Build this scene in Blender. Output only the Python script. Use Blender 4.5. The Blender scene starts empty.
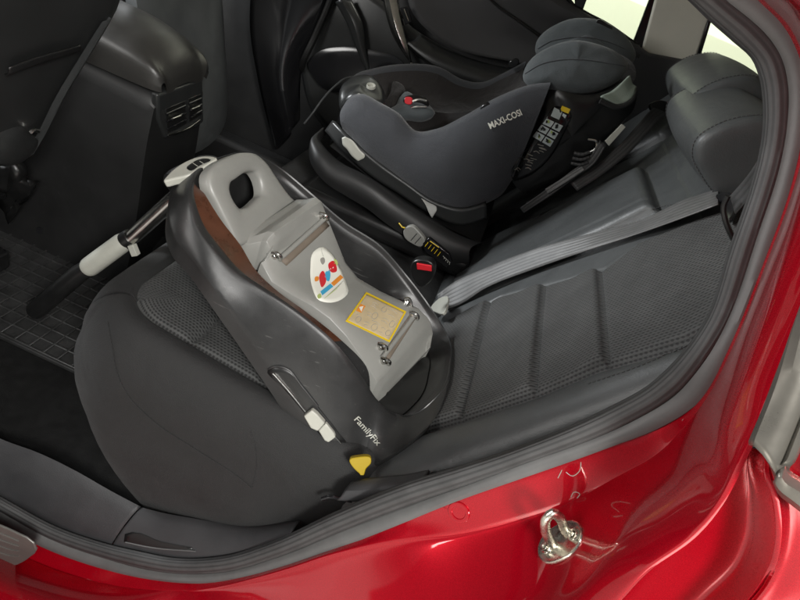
import bpy, bmesh, math, random
from mathutils import Vector, Matrix
from mathutils.bvhtree import BVHTree
random.seed(7)
scene = bpy.context.scene
COL = scene.collection
R = math.radians

# ------------------------------------------------------------------ camera
# X runs to the rear of the car, Y into the car, Z up; metres, cabin floor at Z = 0
CAM = Vector((-0.0582, -0.5575, 1.0969))
YAW, PITCH, ROLL, FOC = R(-2.184), R(31.938), R(23.479), 600.0
fwd = Vector((math.sin(YAW)*math.cos(PITCH), math.cos(YAW)*math.cos(PITCH), -math.sin(PITCH)))
r0 = fwd.cross(Vector((0, 0, 1))).normalized()
d0 = -(r0.cross(fwd))
c_, s_ = math.cos(ROLL), math.sin(ROLL)
RIGHT = c_*r0 - s_*d0
DOWN = s_*r0 + c_*d0
def ray(x, y):
    return RIGHT*((x-400)/FOC) + DOWN*((y-300)/FOC) + fwd
def lean(z):                       # the body side leans inward above the belt line
    return max(0.0, z-0.80)*0.30
def pt(x, y, Y=None, X=None, Z=None, L=None, n=None, d=0.0):
    """point of the place seen at photo position x, y on a plane (or on the leaning body side)"""
    r = ray(x, y)
    if n is not None:
        n = Vector(n); return CAM + r*((d-n.dot(CAM))/n.dot(r))
    if X is not None: return CAM + r*((X-CAM.x)/r.x)
    if Z is not None: return CAM + r*((Z-CAM.z)/r.z)
    if Y is not None: return CAM + r*((Y-CAM.y)/r.y)
    yy = L
    for _ in range(25):
        p = CAM + r*((yy-CAM.y)/r.y); yy = L+lean(p.z)
    return p
cd = bpy.data.cameras.new('camera'); cam = bpy.data.objects.new('camera', cd); COL.objects.link(cam)
cd.sensor_width = 36; cd.lens = FOC/800*36; cd.clip_start = 0.01; cd.clip_end = 200
m = Matrix((RIGHT, -DOWN, -fwd)).transposed().to_4x4(); m.translation = CAM
cam.matrix_world = m
scene.camera = cam

# ------------------------------------------------------------------ materials
def mat(name, col, rough=0.5, metal=0.0, bump=0.0, scale=200.0, var=0.0, vscale=8.0, coat=0.0, spec=0.5,
        trans=0.0, sheen=0.0, scratches=0.0, flakes=0.0, detail=3.0, wrinkle=0.0, wscale=22.0):
    ma = bpy.data.materials.new(name); ma.use_nodes = True
    nt = ma.node_tree; b = nt.nodes['Principled BSDF']
    b.inputs['Base Color'].default_value = (*col, 1); b.inputs['Roughness'].default_value = rough
    b.inputs['Metallic'].default_value = metal; b.inputs['Specular IOR Level'].default_value = spec
    if coat: b.inputs['Coat Weight'].default_value = coat; b.inputs['Coat Roughness'].default_value = 0.04
    if trans: b.inputs['Transmission Weight'].default_value = trans
    if sheen: b.inputs['Sheen Weight'].default_value = sheen; b.inputs['Sheen Roughness'].default_value = 0.4
    tc = nt.nodes.new('ShaderNodeTexCoord')
    if var:
        n = nt.nodes.new('ShaderNodeTexNoise'); n.inputs['Scale'].default_value = vscale; n.inputs['Detail'].default_value = 5
        n.inputs['Roughness'].default_value = 0.65
        nt.links.new(tc.outputs['Object'], n.inputs['Vector'])
        mr = nt.nodes.new('ShaderNodeMapRange'); mr.inputs[1].default_value = .3; mr.inputs[2].default_value = .7
        mr.inputs[3].default_value = 1-var; mr.inputs[4].default_value = 1+var
        nt.links.new(n.outputs['Fac'], mr.inputs[0])
        mx = nt.nodes.new('ShaderNodeVectorMath'); mx.operation = 'SCALE'; mx.inputs[0].default_value = col
        nt.links.new(mr.outputs[0], mx.inputs['Scale']); nt.links.new(mx.outputs[0], b.inputs['Base Color'])
        mr2 = nt.nodes.new('ShaderNodeMapRange'); mr2.inputs[1].default_value = .3; mr2.inputs[2].default_value = .7
        mr2.inputs[3].default_value = max(.03, rough-var*.35); mr2.inputs[4].default_value = min(1, rough+var*.35)
        nt.links.new(n.outputs['Fac'], mr2.inputs[0]); nt.links.new(mr2.outputs[0], b.inputs['Roughness'])
    if scratches:
        n2 = nt.nodes.new('ShaderNodeTexNoise'); n2.inputs['Scale'].default_value = 1.0; n2.inputs['Detail'].default_value = 8
        mp = nt.nodes.new('ShaderNodeMapping'); mp.inputs['Scale'].default_value = (14, 260, 260)
        mp.inputs['Rotation'].default_value = (0.3, 0.2, 0.5)
        nt.links.new(tc.outputs['Object'], mp.inputs[0]); nt.links.new(mp.outputs[0], n2.inputs['Vector'])
        cr = nt.nodes.new('ShaderNodeMapRange'); cr.inputs[1].default_value = .66; cr.inputs[2].default_value = .74
        cr.inputs[3].default_value = 0; cr.inputs[4].default_value = scratches
        nt.links.new(n2.outputs['Fac'], cr.inputs[0])
        mix = nt.nodes.new('ShaderNodeMix'); mix.data_type = 'RGBA'
        src = b.inputs['Base Color'].links[0].from_socket if b.inputs['Base Color'].links else None
        if src: nt.links.new(src, mix.inputs['A'])
        else: mix.inputs['A'].default_value = (*col, 1)
        mix.inputs['B'].default_value = (.45, .44, .42, 1)
        nt.links.new(cr.outputs[0], mix.inputs['Factor']); nt.links.new(mix.outputs['Result'], b.inputs['Base Color'])
    if flakes:
        v = nt.nodes.new('ShaderNodeTexVoronoi'); v.inputs['Scale'].default_value = 2200
        nt.links.new(tc.outputs['Object'], v.inputs['Vector'])
        mr3 = nt.nodes.new('ShaderNodeMapRange'); mr3.inputs[3].default_value = .18; mr3.inputs[4].default_value = .18+flakes
        sp = nt.nodes.new('ShaderNodeSeparateColor'); nt.links.new(v.outputs['Color'], sp.inputs[0])
        nt.links.new(sp.outputs[0], mr3.inputs[0]); nt.links.new(mr3.outputs[0], b.inputs['Roughness'])
    if bump:
        n3 = nt.nodes.new('ShaderNodeTexNoise'); n3.inputs['Scale'].default_value = scale; n3.inputs['Detail'].default_value = detail
        nt.links.new(tc.outputs['Object'], n3.inputs['Vector'])
        bp = nt.nodes.new('ShaderNodeBump'); bp.inputs['Strength'].default_value = bump; bp.inputs['Distance'].default_value = 0.002
        nt.links.new(n3.outputs['Fac'], bp.inputs['Height']); nt.links.new(bp.outputs[0], b.inputs['Normal'])
        if wrinkle:
            n4 = nt.nodes.new('ShaderNodeTexNoise'); n4.inputs['Scale'].default_value = wscale; n4.inputs['Detail'].default_value = 2.5
            n4.inputs['Distortion'].default_value = .8
            nt.links.new(tc.outputs['Object'], n4.inputs['Vector'])
            b4 = nt.nodes.new('ShaderNodeBump'); b4.inputs['Strength'].default_value = wrinkle; b4.inputs['Distance'].default_value = 0.012
            nt.links.new(n4.outputs['Fac'], b4.inputs['Height']); nt.links.new(bp.outputs[0], b4.inputs['Normal']); nt.links.new(b4.outputs[0], b.inputs['Normal'])
    return ma

def uv_weave(name, col, col2, rough, pu, pv, strength=0.6, dist=.0015, dots=True, sheen=.05):
    """woven or ribbed surface laid out in metres on the surface's own UVs"""
    ma = bpy.data.materials.new(name); ma.use_nodes = True
    nt = ma.node_tree; b = nt.nodes['Principled BSDF']; b.inputs['Roughness'].default_value = rough
    if sheen: b.inputs['Sheen Weight'].default_value = sheen
    uv = nt.nodes.new('ShaderNodeUVMap'); sp = nt.nodes.new('ShaderNodeSeparateXYZ'); nt.links.new(uv.outputs[0], sp.inputs[0])
    def wave(sock, per, ph=None):
        a = nt.nodes.new('ShaderNodeMath'); a.operation = 'MULTIPLY'; a.inputs[1].default_value = 2*math.pi/per; nt.links.new(sock, a.inputs[0])
        s = nt.nodes.new('ShaderNodeMath'); s.operation = 'SINE'
        if ph is not None:
            ad = nt.nodes.new('ShaderNodeMath'); ad.operation = 'ADD'; nt.links.new(a.outputs[0], ad.inputs[0]); nt.links.new(ph, ad.inputs[1]); nt.links.new(ad.outputs[0], s.inputs[0])
        else: nt.links.new(a.outputs[0], s.inputs[0])
        return s.outputs[0]
    h = wave(sp.outputs[1], pv)
    if dots:
        # half-period shift from row to row
        fl = nt.nodes.new('ShaderNodeMath'); fl.operation = 'MULTIPLY'; fl.inputs[1].default_value = 1/pv; nt.links.new(sp.outputs[1], fl.inputs[0])
        f2 = nt.nodes.new('ShaderNodeMath'); f2.operation = 'FLOOR'; nt.links.new(fl.outputs[0], f2.inputs[0])
        f3 = nt.nodes.new('ShaderNodeMath'); f3.operation = 'MULTIPLY'; f3.inputs[1].default_value = math.pi; nt.links.new(f2.outputs[0], f3.inputs[0])
        w2 = wave(sp.outputs[0], pu, f3.outputs[0])
        mm = nt.nodes.new('ShaderNodeMath'); mm.operation = 'MULTIPLY_ADD'; mm.inputs[1].default_value = .7; nt.links.new(w2, mm.inputs[0]); nt.links.new(h, mm.inputs[2]); h = mm.outputs[0]
    mr = nt.nodes.new('ShaderNodeMapRange'); mr.inputs[1].default_value = -1.1; mr.inputs[2].default_value = .3; nt.links.new(h, mr.inputs[0])
    mix = nt.nodes.new('ShaderNodeMix'); mix.data_type = 'RGBA'; mix.inputs['A'].default_value = (*col2, 1); mix.inputs['B'].default_value = (*col, 1)
    nt.links.new(mr.outputs[0], mix.inputs['Factor'])
    tc = nt.nodes.new('ShaderNodeTexCoord'); nz = nt.nodes.new('ShaderNodeTexNoise'); nz.inputs['Scale'].default_value = 13; nz.inputs['Detail'].default_value = 7; nz.inputs['Roughness'].default_value = .7
    nt.links.new(tc.outputs['Object'], nz.inputs['Vector'])
    wr = nt.nodes.new('ShaderNodeMapRange'); wr.inputs[1].default_value = .3; wr.inputs[2].default_value = .7; wr.inputs[3].default_value = .72; wr.inputs[4].default_value = 1.3; nt.links.new(nz.outputs['Fac'], wr.inputs[0])
    ws = nt.nodes.new('ShaderNodeVectorMath'); ws.operation = 'SCALE'; nt.links.new(mix.outputs['Result'], ws.inputs[0]); nt.links.new(wr.outputs[0], ws.inputs['Scale']); nt.links.new(ws.outputs[0], b.inputs['Base Color'])
    bp = nt.nodes.new('ShaderNodeBump'); bp.inputs['Strength'].default_value = strength; bp.inputs['Distance'].default_value = dist
    nt.links.new(mr.outputs[0], bp.inputs['Height']); nt.links.new(bp.outputs[0], b.inputs['Normal'])
    return ma

M = dict(
 red=mat('red_paint', (.41, .002, .011), .3, .4, coat=1.0, flakes=.16, spec=.12),
 seal=uv_weave('ribbed_rubber', (.06, .06, .06), (.03, .03, .03), .6, .004, .004, .5, .001, dots=False, sheen=0),
 seal_smooth=mat('smooth_rubber', (.11, .11, .108), .5, bump=.08, scale=900, var=.12, vscale=20),
 trim=mat('grained_trim', (.037, .037, .039), .55, bump=.25, scale=700, var=.18, vscale=9),
 leather=mat('leather', (.066, .070, .071), .42, bump=.22, scale=420, var=.12, vscale=14, spec=.5, wrinkle=.14, wscale=16),
 cloth=mat('seat_side_cloth', (.014, .014, .014), .75, bump=.6, scale=650, var=.25, vscale=10, sheen=.04, wrinkle=.3, wscale=11),
 weave=uv_weave('ribbed_seat_fabric', (.060, .061, .060), (.012, .012, .012), .75, .0070, .0064, .4, .0010),
 carpet=mat('carpet', (.012, .012, .012), .95, bump=.8, scale=600, var=.3, vscale=40, spec=.1),
 dark=mat('dark_plastic', (.013, .013, .013), .5, bump=.15, scale=800, var=.15, vscale=8),
 black=mat('black_plastic', (.010, .010, .010), .35, var=.2, vscale=15),
 gloss=mat('gloss_black', (.010, .010, .011), .16, var=.1, vscale=5),
 doorp=mat('door_plastic', (.024, .025, .025), .33, bump=.08, scale=500, var=.15, vscale=6),
 console=mat('console_leather', (.030, .029, .027), .38, bump=.12, scale=600, var=.12, vscale=10),
 chrome=mat('brushed_metal', (.62, .61, .58), .22, 1.0, var=.12, vscale=60),
 steel=mat('zinc_steel', (.66, .63, .55), .26, 1.0, bump=.2, scale=150, var=.25, vscale=60),
 basegrey=mat('grey_plastic', (.25, .25, .232), .38, bump=.06, scale=900, var=.06, vscale=12),
 palegrey=mat('pale_grey_plastic', (.42, .42, .37), .4, var=.06, vscale=30),
 shell=mat('black_shell', (.022, .022, .022), .36, bump=.08, scale=900, var=.2, vscale=14, scratches=.10),
 brown=mat('painted_warm_reflection', (.085, .032, .017), .32, bump=.12, scale=90, var=.3, vscale=35),  # warm reflection on the black rim, put in as brown colour
 pocket=mat('hook_pocket', (.17, .14, .11), .45, var=.1, vscale=20),
 flag=mat('dull_yellow', (.36, .25, .004), .5),
 white=mat('white_sticker', (.80, .80, .72), .4),
 beigest=mat('beige_sticker', (.52, .42, .26), .35, var=.08, vscale=60),
 yellow=mat('yellow_plastic', (.72, .50, .01), .45),
 redp=mat('red_plastic', (.62, .02, .03), .4),
 blue=mat('blue_print', (.05, .38, .62), .5), orange=mat('orange_print', (.75, .26, .03), .5),
 greenp=mat('green_print', (.45, .55, .18), .5), greyp=mat('grey_print', (.30, .29, .26), .5),
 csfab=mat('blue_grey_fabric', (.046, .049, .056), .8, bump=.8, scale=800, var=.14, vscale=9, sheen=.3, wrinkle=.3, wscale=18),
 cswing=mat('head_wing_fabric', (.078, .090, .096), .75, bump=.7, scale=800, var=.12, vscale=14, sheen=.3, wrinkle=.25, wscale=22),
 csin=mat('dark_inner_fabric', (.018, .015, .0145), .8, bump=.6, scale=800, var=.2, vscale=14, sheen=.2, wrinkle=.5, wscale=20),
 foam=mat('pale_foam', (.22, .26, .22), .7, bump=.2, scale=400),
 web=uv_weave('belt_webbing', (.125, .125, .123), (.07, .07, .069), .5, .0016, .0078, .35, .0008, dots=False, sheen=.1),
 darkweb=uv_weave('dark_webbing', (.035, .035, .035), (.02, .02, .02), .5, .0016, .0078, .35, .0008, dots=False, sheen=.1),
 mirrorweb=mat('pale_webbing', (.30, .30, .28), .5),
 headl=mat('pillar_trim', (.70, .67, .58), .7, bump=.1, scale=600, var=.05, vscale=8),
 shelf=mat('shelf_trim', (.045, .044, .045), .7, bump=.3, scale=500, var=.12, vscale=12),
 rubber=mat('mat_rubber', (.030, .030, .030), .36, bump=.15, scale=300, var=.3, vscale=18),
 scuff=mat('scuff_plate', (.19, .185, .17), .4, .5, bump=.1, scale=300, var=.1),
 thread=mat('thread', (.065, .065, .065), .8),
 molding=mat('window_molding', (.16, .15, .13), .3, .6, var=.12, vscale=20),
 wall=mat('pale_wall', (.80, .81, .71), .8, var=.04, vscale=1.5),
 ledge=mat('wall_band', (.68, .67, .57), .8),
 concrete=mat('garage_floor', (.55, .54, .51), .6, bump=.15, scale=60, var=.15, vscale=2),
)
gm = bpy.data.materials.new('clear_glass'); gm.use_nodes = True
nt = gm.node_tree; nt.nodes.remove(nt.nodes['Principled BSDF'])
tr = nt.nodes.new('ShaderNodeBsdfTransparent'); tr.inputs[0].default_value = (.92, .96, .90, 1)
gl = nt.nodes.new('ShaderNodeBsdfGlossy'); gl.inputs['Roughness'].default_value = .02
fr = nt.nodes.new('ShaderNodeFresnel'); fr.inputs[0].default_value = 1.45
mx = nt.nodes.new('ShaderNodeMixShader'); nt.links.new(fr.outputs[0], mx.inputs[0]); nt.links.new(tr.outputs[0], mx.inputs[1]); nt.links.new(gl.outputs[0], mx.inputs[2])
nt.links.new(mx.outputs[0], nt.nodes['Material Output'].inputs[0])
M['glass'] = gm

# ------------------------------------------------------------------ helpers
def thing(name, label, cat, loc=(0, 0, 0), group=None):
    o = bpy.data.objects.new(name, None); COL.objects.link(o); o.location = loc; o.empty_display_size = .05
    o['label'] = label; o['category'] = cat
    if group: o['group'] = group
    return o
def tag(o, label, cat, group=None):
    o['label'] = label; o['category'] = cat
    if group: o['group'] = group
    return o
def world_of(o):
    v = Vector((0, 0, 0))
    while o is not None: v = v+o.location; o = o.parent
    return v
def link(name, bm, ma, parent=None, smooth=35, bevel=0, bseg=2, sub=0, solid=0, label=None, soff=-1):
    """bm in world coordinates -> one mesh object with its origin on the thing's base"""
    base = world_of(parent) if parent else Vector((0, 0, 0))
    if parent is None:
        lo = [min(v.co[i] for v in bm.verts) for i in range(3)]; hi = [max(v.co[i] for v in bm.verts) for i in range(3)]
        base = Vector(((lo[0]+hi[0])/2, (lo[1]+hi[1])/2, lo[2]))
    for v in bm.verts: v.co -= base
    me = bpy.data.meshes.new(name); bm.to_mesh(me); bm.free()
    for x in (ma if isinstance(ma, (list, tuple)) else [ma]): me.materials.append(x)
    o = bpy.data.objects.new(name, me); COL.objects.link(o)
    if parent: o.parent = parent
    else: o.location = base
    if label: o['label'] = label
    for p in me.polygons: p.use_smooth = True
    if solid:
        s = o.modifiers.new('thick', 'SOLIDIFY'); s.thickness = solid; s.offset = soff
    if bevel:
        b = o.modifiers.new('edge', 'BEVEL'); b.width = bevel; b.segments = bseg; b.limit_method = 'ANGLE'; b.angle_limit = R(28)
        b.harden_normals = False
    if sub:
        s = o.modifiers.new('sub', 'SUBSURF'); s.levels = sub; s.render_levels = sub
    elif smooth:
        me.set_sharp_from_angle(angle=R(smooth))
    return o
def cr(P, n, closed=False):
    """Catmull-Rom through P, resampled to n points at even arc length"""
    P = [Vector(p) for p in P]; N = len(P)
    if N == 2: return [P[0].lerp(P[1], i/(n-1)) for i in range(n)]
    out = []; segs = N if closed else N-1
    for i in range(segs):
        if closed: a, b, c, d = P[(i-1) % N], P[i], P[(i+1) % N], P[(i+2) % N]
        else: a, b, c, d = P[max(i-1, 0)], P[i], P[i+1], P[min(i+2, N-1)]
        # centripetal-ish tangents
        lb = max((c-b).length, 1e-9); la = max((b-a).length, 1e-9); lc = max((d-c).length, 1e-9)
        m1 = ((c-b)/lb*la + (b-a)/la*lb)/(la+lb) if (b-a).length > 1e-9 else (c-b)/lb
        m2 = ((d-c)/lc*lb + (c-b)/lb*lc)/(lb+lc) if (d-c).length > 1e-9 else (c-b)/lb
        for k in range(24):
            t = k/24; t2 = t*t; t3 = t2*t
            out.append((2*t3-3*t2+1)*b + (t3-2*t2+t)*m1*lb + (-2*t3+3*t2)*c + (t3-t2)*m2*lb)
    out.append(P[0] if closed else P[-1])
    L = [0.]
    for i in range(1, len(out)): L.append(L[-1]+(out[i]-out[i-1]).length)
    tot = L[-1]; res = []; j = 0
    cnt = n if not closed else n+1
    for k in range(cnt):
        s = tot*k/(cnt-1)
        while j < len(L)-2 and L[j+1] < s: j += 1
        f = (s-L[j])/max(L[j+1]-L[j], 1e-12); res.append(out[j].lerp(out[j+1], min(1, max(0, f))))
    return res[:n]
def grid(bm, rows, closed=False, cyc=False, uvscale=True, mi=0, flip=False):
    """rows of equal length -> quads with UVs in metres (u along a row, v across)"""
    uvl = bm.loops.layers.uv.verify()
    V = [[bm.verts.new(p) for p in r] for r in rows]
    mid = len(rows)//2
    nu = len(rows[0])
    us = [0.]
    for i in range(1, nu+1): us.append(us[-1]+(rows[mid][i % nu]-rows[mid][i-1]).length)
    mc = nu//2; vs = [0.]
    for j in range(1, len(rows)+1): vs.append(vs[-1]+(rows[j % len(rows)][mc]-rows[j-1][mc]).length)
    nr = len(rows) if cyc else len(rows)-1; nc = nu if closed else nu-1
    for j in range(nr):
        for i in range(nc):
            j2 = (j+1) % len(rows); i2 = (i+1) % nu
            q = [(V[j][i], us[i], vs[j]), (V[j][i2], us[i+1], vs[j]), (V[j2][i2], us[i+1], vs[j+1]), (V[j2][i], us[i], vs[j+1])]
            if flip: q.reverse()
            try: f = bm.faces.new([a[0] for a in q])
            except ValueError: continue
            f.material_index = mi
            for lp, a in zip(f.loops, q): lp[uvl].uv = (a[1], a[2])
    return V
def loft(curves, n=60, across=1, closed=False, bm=None, mi=0, smooth_across=False, cyc=False, flip=False):
    bm = bm or bmesh.new()
    C = [cr(c, n, closed) for c in curves]
    rows = []
    if smooth_across and len(C) > 2:
        cols = [cr([C[j][i] for j in range(len(C))], across*(len(C)-1)+1) for i in range(n)]
        rows = [[cols[i][j] for i in range(n)] for j in range(len(cols[0]))]
    else:
        for j in range(len(C)-1):
            for k in range(across): rows.append([C[j][i].lerp(C[j+1][i], k/across) for i in range(n)])
        rows.append(C[-1])
    V = grid(bm, rows, closed, cyc, mi=mi, flip=flip)
    return bm, V
def tube(bm, P, r, seg=10, n=None, caps=True, mi=0, flat=None):
    P = [Vector(p) for p in P]
    if len(P) < 2: return None
    if n: P = cr(P, n)
    rr = r if isinstance(r, (list, tuple)) else [r]*len(P)
    if len(rr) != len(P): rr = [rr[0]+(rr[-1]-rr[0])*i/(len(P)-1) for i in range(len(P))]
    rows = []; up = None
    for i, p in enumerate(P):
        t = (P[min(i+1, len(P)-1)]-P[max(i-1, 0)]).normalized()
        if up is None:
            up = Vector((0, 0, 1)) if abs(t.z) < .9 else Vector((1, 0, 0))
        a = t.cross(up).normalized(); b = a.cross(t).normalized(); up = b
        fx, fy = (flat or (1, 1))
        rows.append([p+(a*math.cos(2*math.pi*k/seg)*fx+b*math.sin(2*math.pi*k/seg)*fy)*rr[i] for k in range(seg)])
    V = grid(bm, rows, closed=True, mi=mi)
    if caps:
        for vr, rev in ((V[0], False), (V[-1], True)):
            f = bm.faces.new(vr if rev else vr[::-1]); f.material_index = mi
    return V
def box(bm, c, ax, ay, az, mi=0):
    """box from its centre and three half-axis vectors"""
    c, ax, ay, az = map(Vector, (c, ax, ay, az))
    v = [bm.verts.new(c+ax*i+ay*j+az*k) for i in (-1, 1) for j in (-1, 1) for k in (-1, 1)]
    for q in ((0, 1, 3, 2), (4, 6, 7, 5), (0, 4, 5, 1), (2, 3, 7, 6), (0, 2, 6, 4), (1, 5, 7, 3)):
        f = bm.faces.new([v[i] for i in q]); f.material_index = mi
    bmesh.ops.recalc_face_normals(bm, faces=bm.faces[:])
def aabb(bm, x0, x1, y0, y1, z0, z1, mi=0):
    box(bm, ((x0+x1)/2, (y0+y1)/2, (z0+z1)/2), ((x1-x0)/2, 0, 0), (0, (y1-y0)/2, 0), (0, 0, (z1-z0)/2), mi)
def newell(P):
    n = Vector((0, 0, 0))
    for i in range(len(P)):
        a, b = P[i], P[(i+1) % len(P)]; n += a.cross(b)
    return n.normalized()
def slab(bm, P, th, n=None, toward=None, smooth=0, mi=0):
    """outline with real thickness th; its front face is at the outline, turned towards 'toward'"""
    P = [Vector(p) for p in P]
    if smooth: P = cr(P, smooth, True)
    nn = Vector(n) if n is not None else newell(P)
    tw = (toward if toward is not None else CAM)-sum(P, Vector())/len(P)
    if nn.dot(tw) < 0: nn = -nn
    A = [bm.verts.new(p) for p in P]; B = [bm.verts.new(p-nn*th) for p in P]
    f = bm.faces.new(A); f.material_index = mi
    f = bm.faces.new(B[::-1]); f.material_index = mi
    for i in range(len(P)):
        f = bm.faces.new((A[i], B[i], B[(i+1) % len(P)], A[(i+1) % len(P)])); f.material_index = mi
    bmesh.ops.recalc_face_normals(bm, faces=bm.faces[:])
    return nn
def pillow(bm, P, front, back, n=40, rings=9, pw=.5, toward=None, mi=0, nn=None):
    """soft padded body: outline P swells by front towards the viewer's side and by back behind"""
    P = cr(P, n, True); c = sum(P, Vector())/n
    nn = Vector(nn) if nn is not None else newell(P)
    tw = (toward if toward is not None else CAM)-c
    if nn.dot(tw) < 0: nn = -nn
    for h, fl in ((front, 1), (-back, -1)):
        rows = []
        for k in range(rings):
            t = k/rings
            # t=0 at the rim, 1 at the middle
            hh = h*(1-(1-t)**2.2)**pw if t > 0 else 0
            rows.append([p.lerp(c, 1-(1-t)) + nn*hh for p in P])
        V = grid(bm, rows, closed=True, mi=mi)
        cv = bm.verts.new(c+nn*h)
        for i in range(n):
            f = bm.faces.new((V[-1][i], V[-1][(i+1) % n], cv)); f.material_index = mi
    bmesh.ops.remove_doubles(bm, verts=bm.verts[:], dist=1e-5)
    bmesh.ops.recalc_face_normals(bm, faces=bm.faces[:])
class Surf:
    """the finished surface of an object, for laying stickers, stitches and lettering onto it"""
    def __init__(s, *objs):
        V = []; F = []
        dg = bpy.context.evaluated_depsgraph_get()
        dg.update()
        for o in objs:
            e = o.evaluated_get(dg); me = e.to_mesh(); base = world_of(o); k = len(V)
            V += [v.co+base for v in me.vertices]; F += [[k+i for i in p.vertices] for p in me.polygons]
            e.to_mesh_clear()
        s.t = BVHTree.FromPolygons(V, F)
    def at(s, x, y, off=.0006):
        d = ray(x, y).normalized(); h = s.t.ray_cast(CAM, d)
        if h[0] is None: return None, None
        n = h[1] if h[1].dot(d) < 0 else -h[1]
        return h[0]+n*off, n
    def quad(s, bm, q, nu=6, nv=6, off=.0006, mi=0, th=None):
        """sheet laid on the surface inside the four corners q"""
        rows = []
        for j in range(nv+1):
            row = []
            for i in range(nu+1):
                u, v = i/nu, j/nv
                x = (1-u)*(1-v)*q[0][0]+u*(1-v)*q[1][0]+u*v*q[2][0]+(1-u)*v*q[3][0]
                y = (1-u)*(1-v)*q[0][1]+u*(1-v)*q[1][1]+u*v*q[2][1]+(1-u)*v*q[3][1]
                p, n = s.at(x, y, off)
                if p is None: return
                row.append(p)
            rows.append(row)
        grid(bm, rows, mi=mi)
    def poly(s, bm, P, off=.0006, mi=0, smooth=24):
        if smooth: P = [(v.x, v.y) for v in cr([(p[0], p[1], 0) for p in P], smooth, True)]
        c = (sum(p[0] for p in P)/len(P), sum(p[1] for p in P)/len(P))
        rows = []
        for k in range(6):
            f = 1-k/6; row = []
            for p in P:
                q, n = s.at(c[0]+(p[0]-c[0])*f, c[1]+(p[1]-c[1])*f, off)
                if q is None: return
                row.append(q)
            rows.append(row)
        V = grid(bm, rows, closed=True, mi=mi)
        q, n = s.at(c[0], c[1], off)
        if q is None: return
        cv = bm.verts.new(q)
        for i in range(len(P)): bm.faces.new((V[-1][i], V[-1][(i+1) % len(P)], cv)).material_index = mi
    def line(s, P, n, off=.0006):
        C = cr([(p[0], p[1], 0) for p in P], n)
        return [q for q in (s.at(c.x, c.y, off)[0] for c in C) if q is not None]
def stitches(bm, pts, dash=.004, gap=.002, r=.0008):
    if len(pts) < 2: return
    d = 0; L = [0]
    for i in range(1, len(pts)): L.append(L[-1]+(pts[i]-pts[i-1]).length)
    def at(s):
        for i in range(1, len(L)):
            if L[i] >= s: return pts[i-1].lerp(pts[i], (s-L[i-1])/max(1e-9, L[i]-L[i-1]))
        return pts[-1]
    s = 0
    while s+dash < L[-1]:
        tube(bm, [at(s), at(s+dash)], r, seg=5); s += dash+gap
def text_on(name, s, surf, p0, p1, hpx, ma, parent, off=.001, up=(0, 0), depth=.0006, bold=0.0):
    """raised lettering running from p0 to p1 on a surface"""
    cu = bpy.data.curves.new(name, 'FONT'); cu.body = s; cu.extrude = depth*.5; cu.offset = bold; cu.resolution_u = 3
    to = bpy.data.objects.new(name, cu); COL.objects.link(to)
    dg = bpy.context.evaluated_depsgraph_get(); dg.update()
    me = bpy.data.meshes.new_from_object(to.evaluated_get(dg)); bpy.data.objects.remove(to)
    x0 = min(v.co.x for v in me.vertices); x1 = max(v.co.x for v in me.vertices)
    y0 = min(v.co.y for v in me.vertices); y1 = max(v.co.y for v in me.vertices)
    bm = bmesh.new(); bm.from_mesh(me); bpy.data.meshes.remove(me)
    dx, dy = p1[0]-p0[0], p1[1]-p0[1]
    for v in bm.verts:
        u = (v.co.x-x0)/(x1-x0); w = (v.co.y-y0)/(y1-y0)
        q, n = surf.at(p0[0]+dx*u+up[0]*hpx*w, p0[1]+dy*u+up[1]*hpx*w, off+v.co.z)
        v.co = q if q is not None else v.co*0
    return link(name, bm, ma, parent, smooth=0)
# ------------------------------------------------------------------ the car body
car = thing('red_car', 'red metallic car body with its rear door open, seen at the door opening', 'car', (0, 0, 0))
T = [(-60,405),(0,440),(75,472),(142,508),(187,519),(244,527),(300,522),(337,510),(412,482),(460,468),(520,449),(612,409),(650,388),(674,367),(693,346),(710,321),(735,246),(757,183),(768,130),(768,96),(765,76),(756,54),(736,36),(710,13),(697,0)]
T2 = [(-60,465),(0,497),(56,527),(109,545),(140,552),(169,558),(225,557),(280,540),(337,513),(412,482),(460,468),(520,449),(612,409),(650,388),(674,367),(693,346),(710,321),(735,246),(757,183),(768,130),(768,96),(765,76),(756,54),(736,36),(710,13),(697,0)]
G = [(-60,472),(0,504),(56,535),(109,554),(140,563),(169,568),(225,568),(280,553),(355,523),(430,495),(475,478),(520,460),(631,416),(675,388),(699,358),(724,317),(757,221),(775,165),(783,120),(782,74),(776,54),(762,34),(740,16),(718,0)]
RD = [(-60,488),(0,520),(41,542),(94,562),(150,575),(206,579),(250,573),(300,559),(400,520),(452,498),(549,464),(612,441),(657,424),(702,394),(728,346),(762,262),(787,192),(797,150),(803,105),(798,60),(780,24),(756,0)]
def ext(c, y0):                       # the opening runs on beyond the picture: forward along sill and roof rail
    P = [pt(x, y, L=y0) for x, y in c]
    a = P[0]; e = P[-1]
    pre = [Vector((-1.0, a.y, a.z+.0)), Vector((-.8, a.y, a.z))] if a.x > -.75 else [Vector((-1.05, a.y, a.z))]
    d = (P[-1]-P[-2]).normalized()
    post = [e+Vector((-.10, .012, .030+.0)), e+Vector((-.35, .03, .06)), e+Vector((-.9, .03, .05))]
    return pre+P+post
kT, kT2, kG, kR = ext(T, .075), ext(T2, .060), ext(G, .058), ext(RD, .045)
NB = 400
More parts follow.
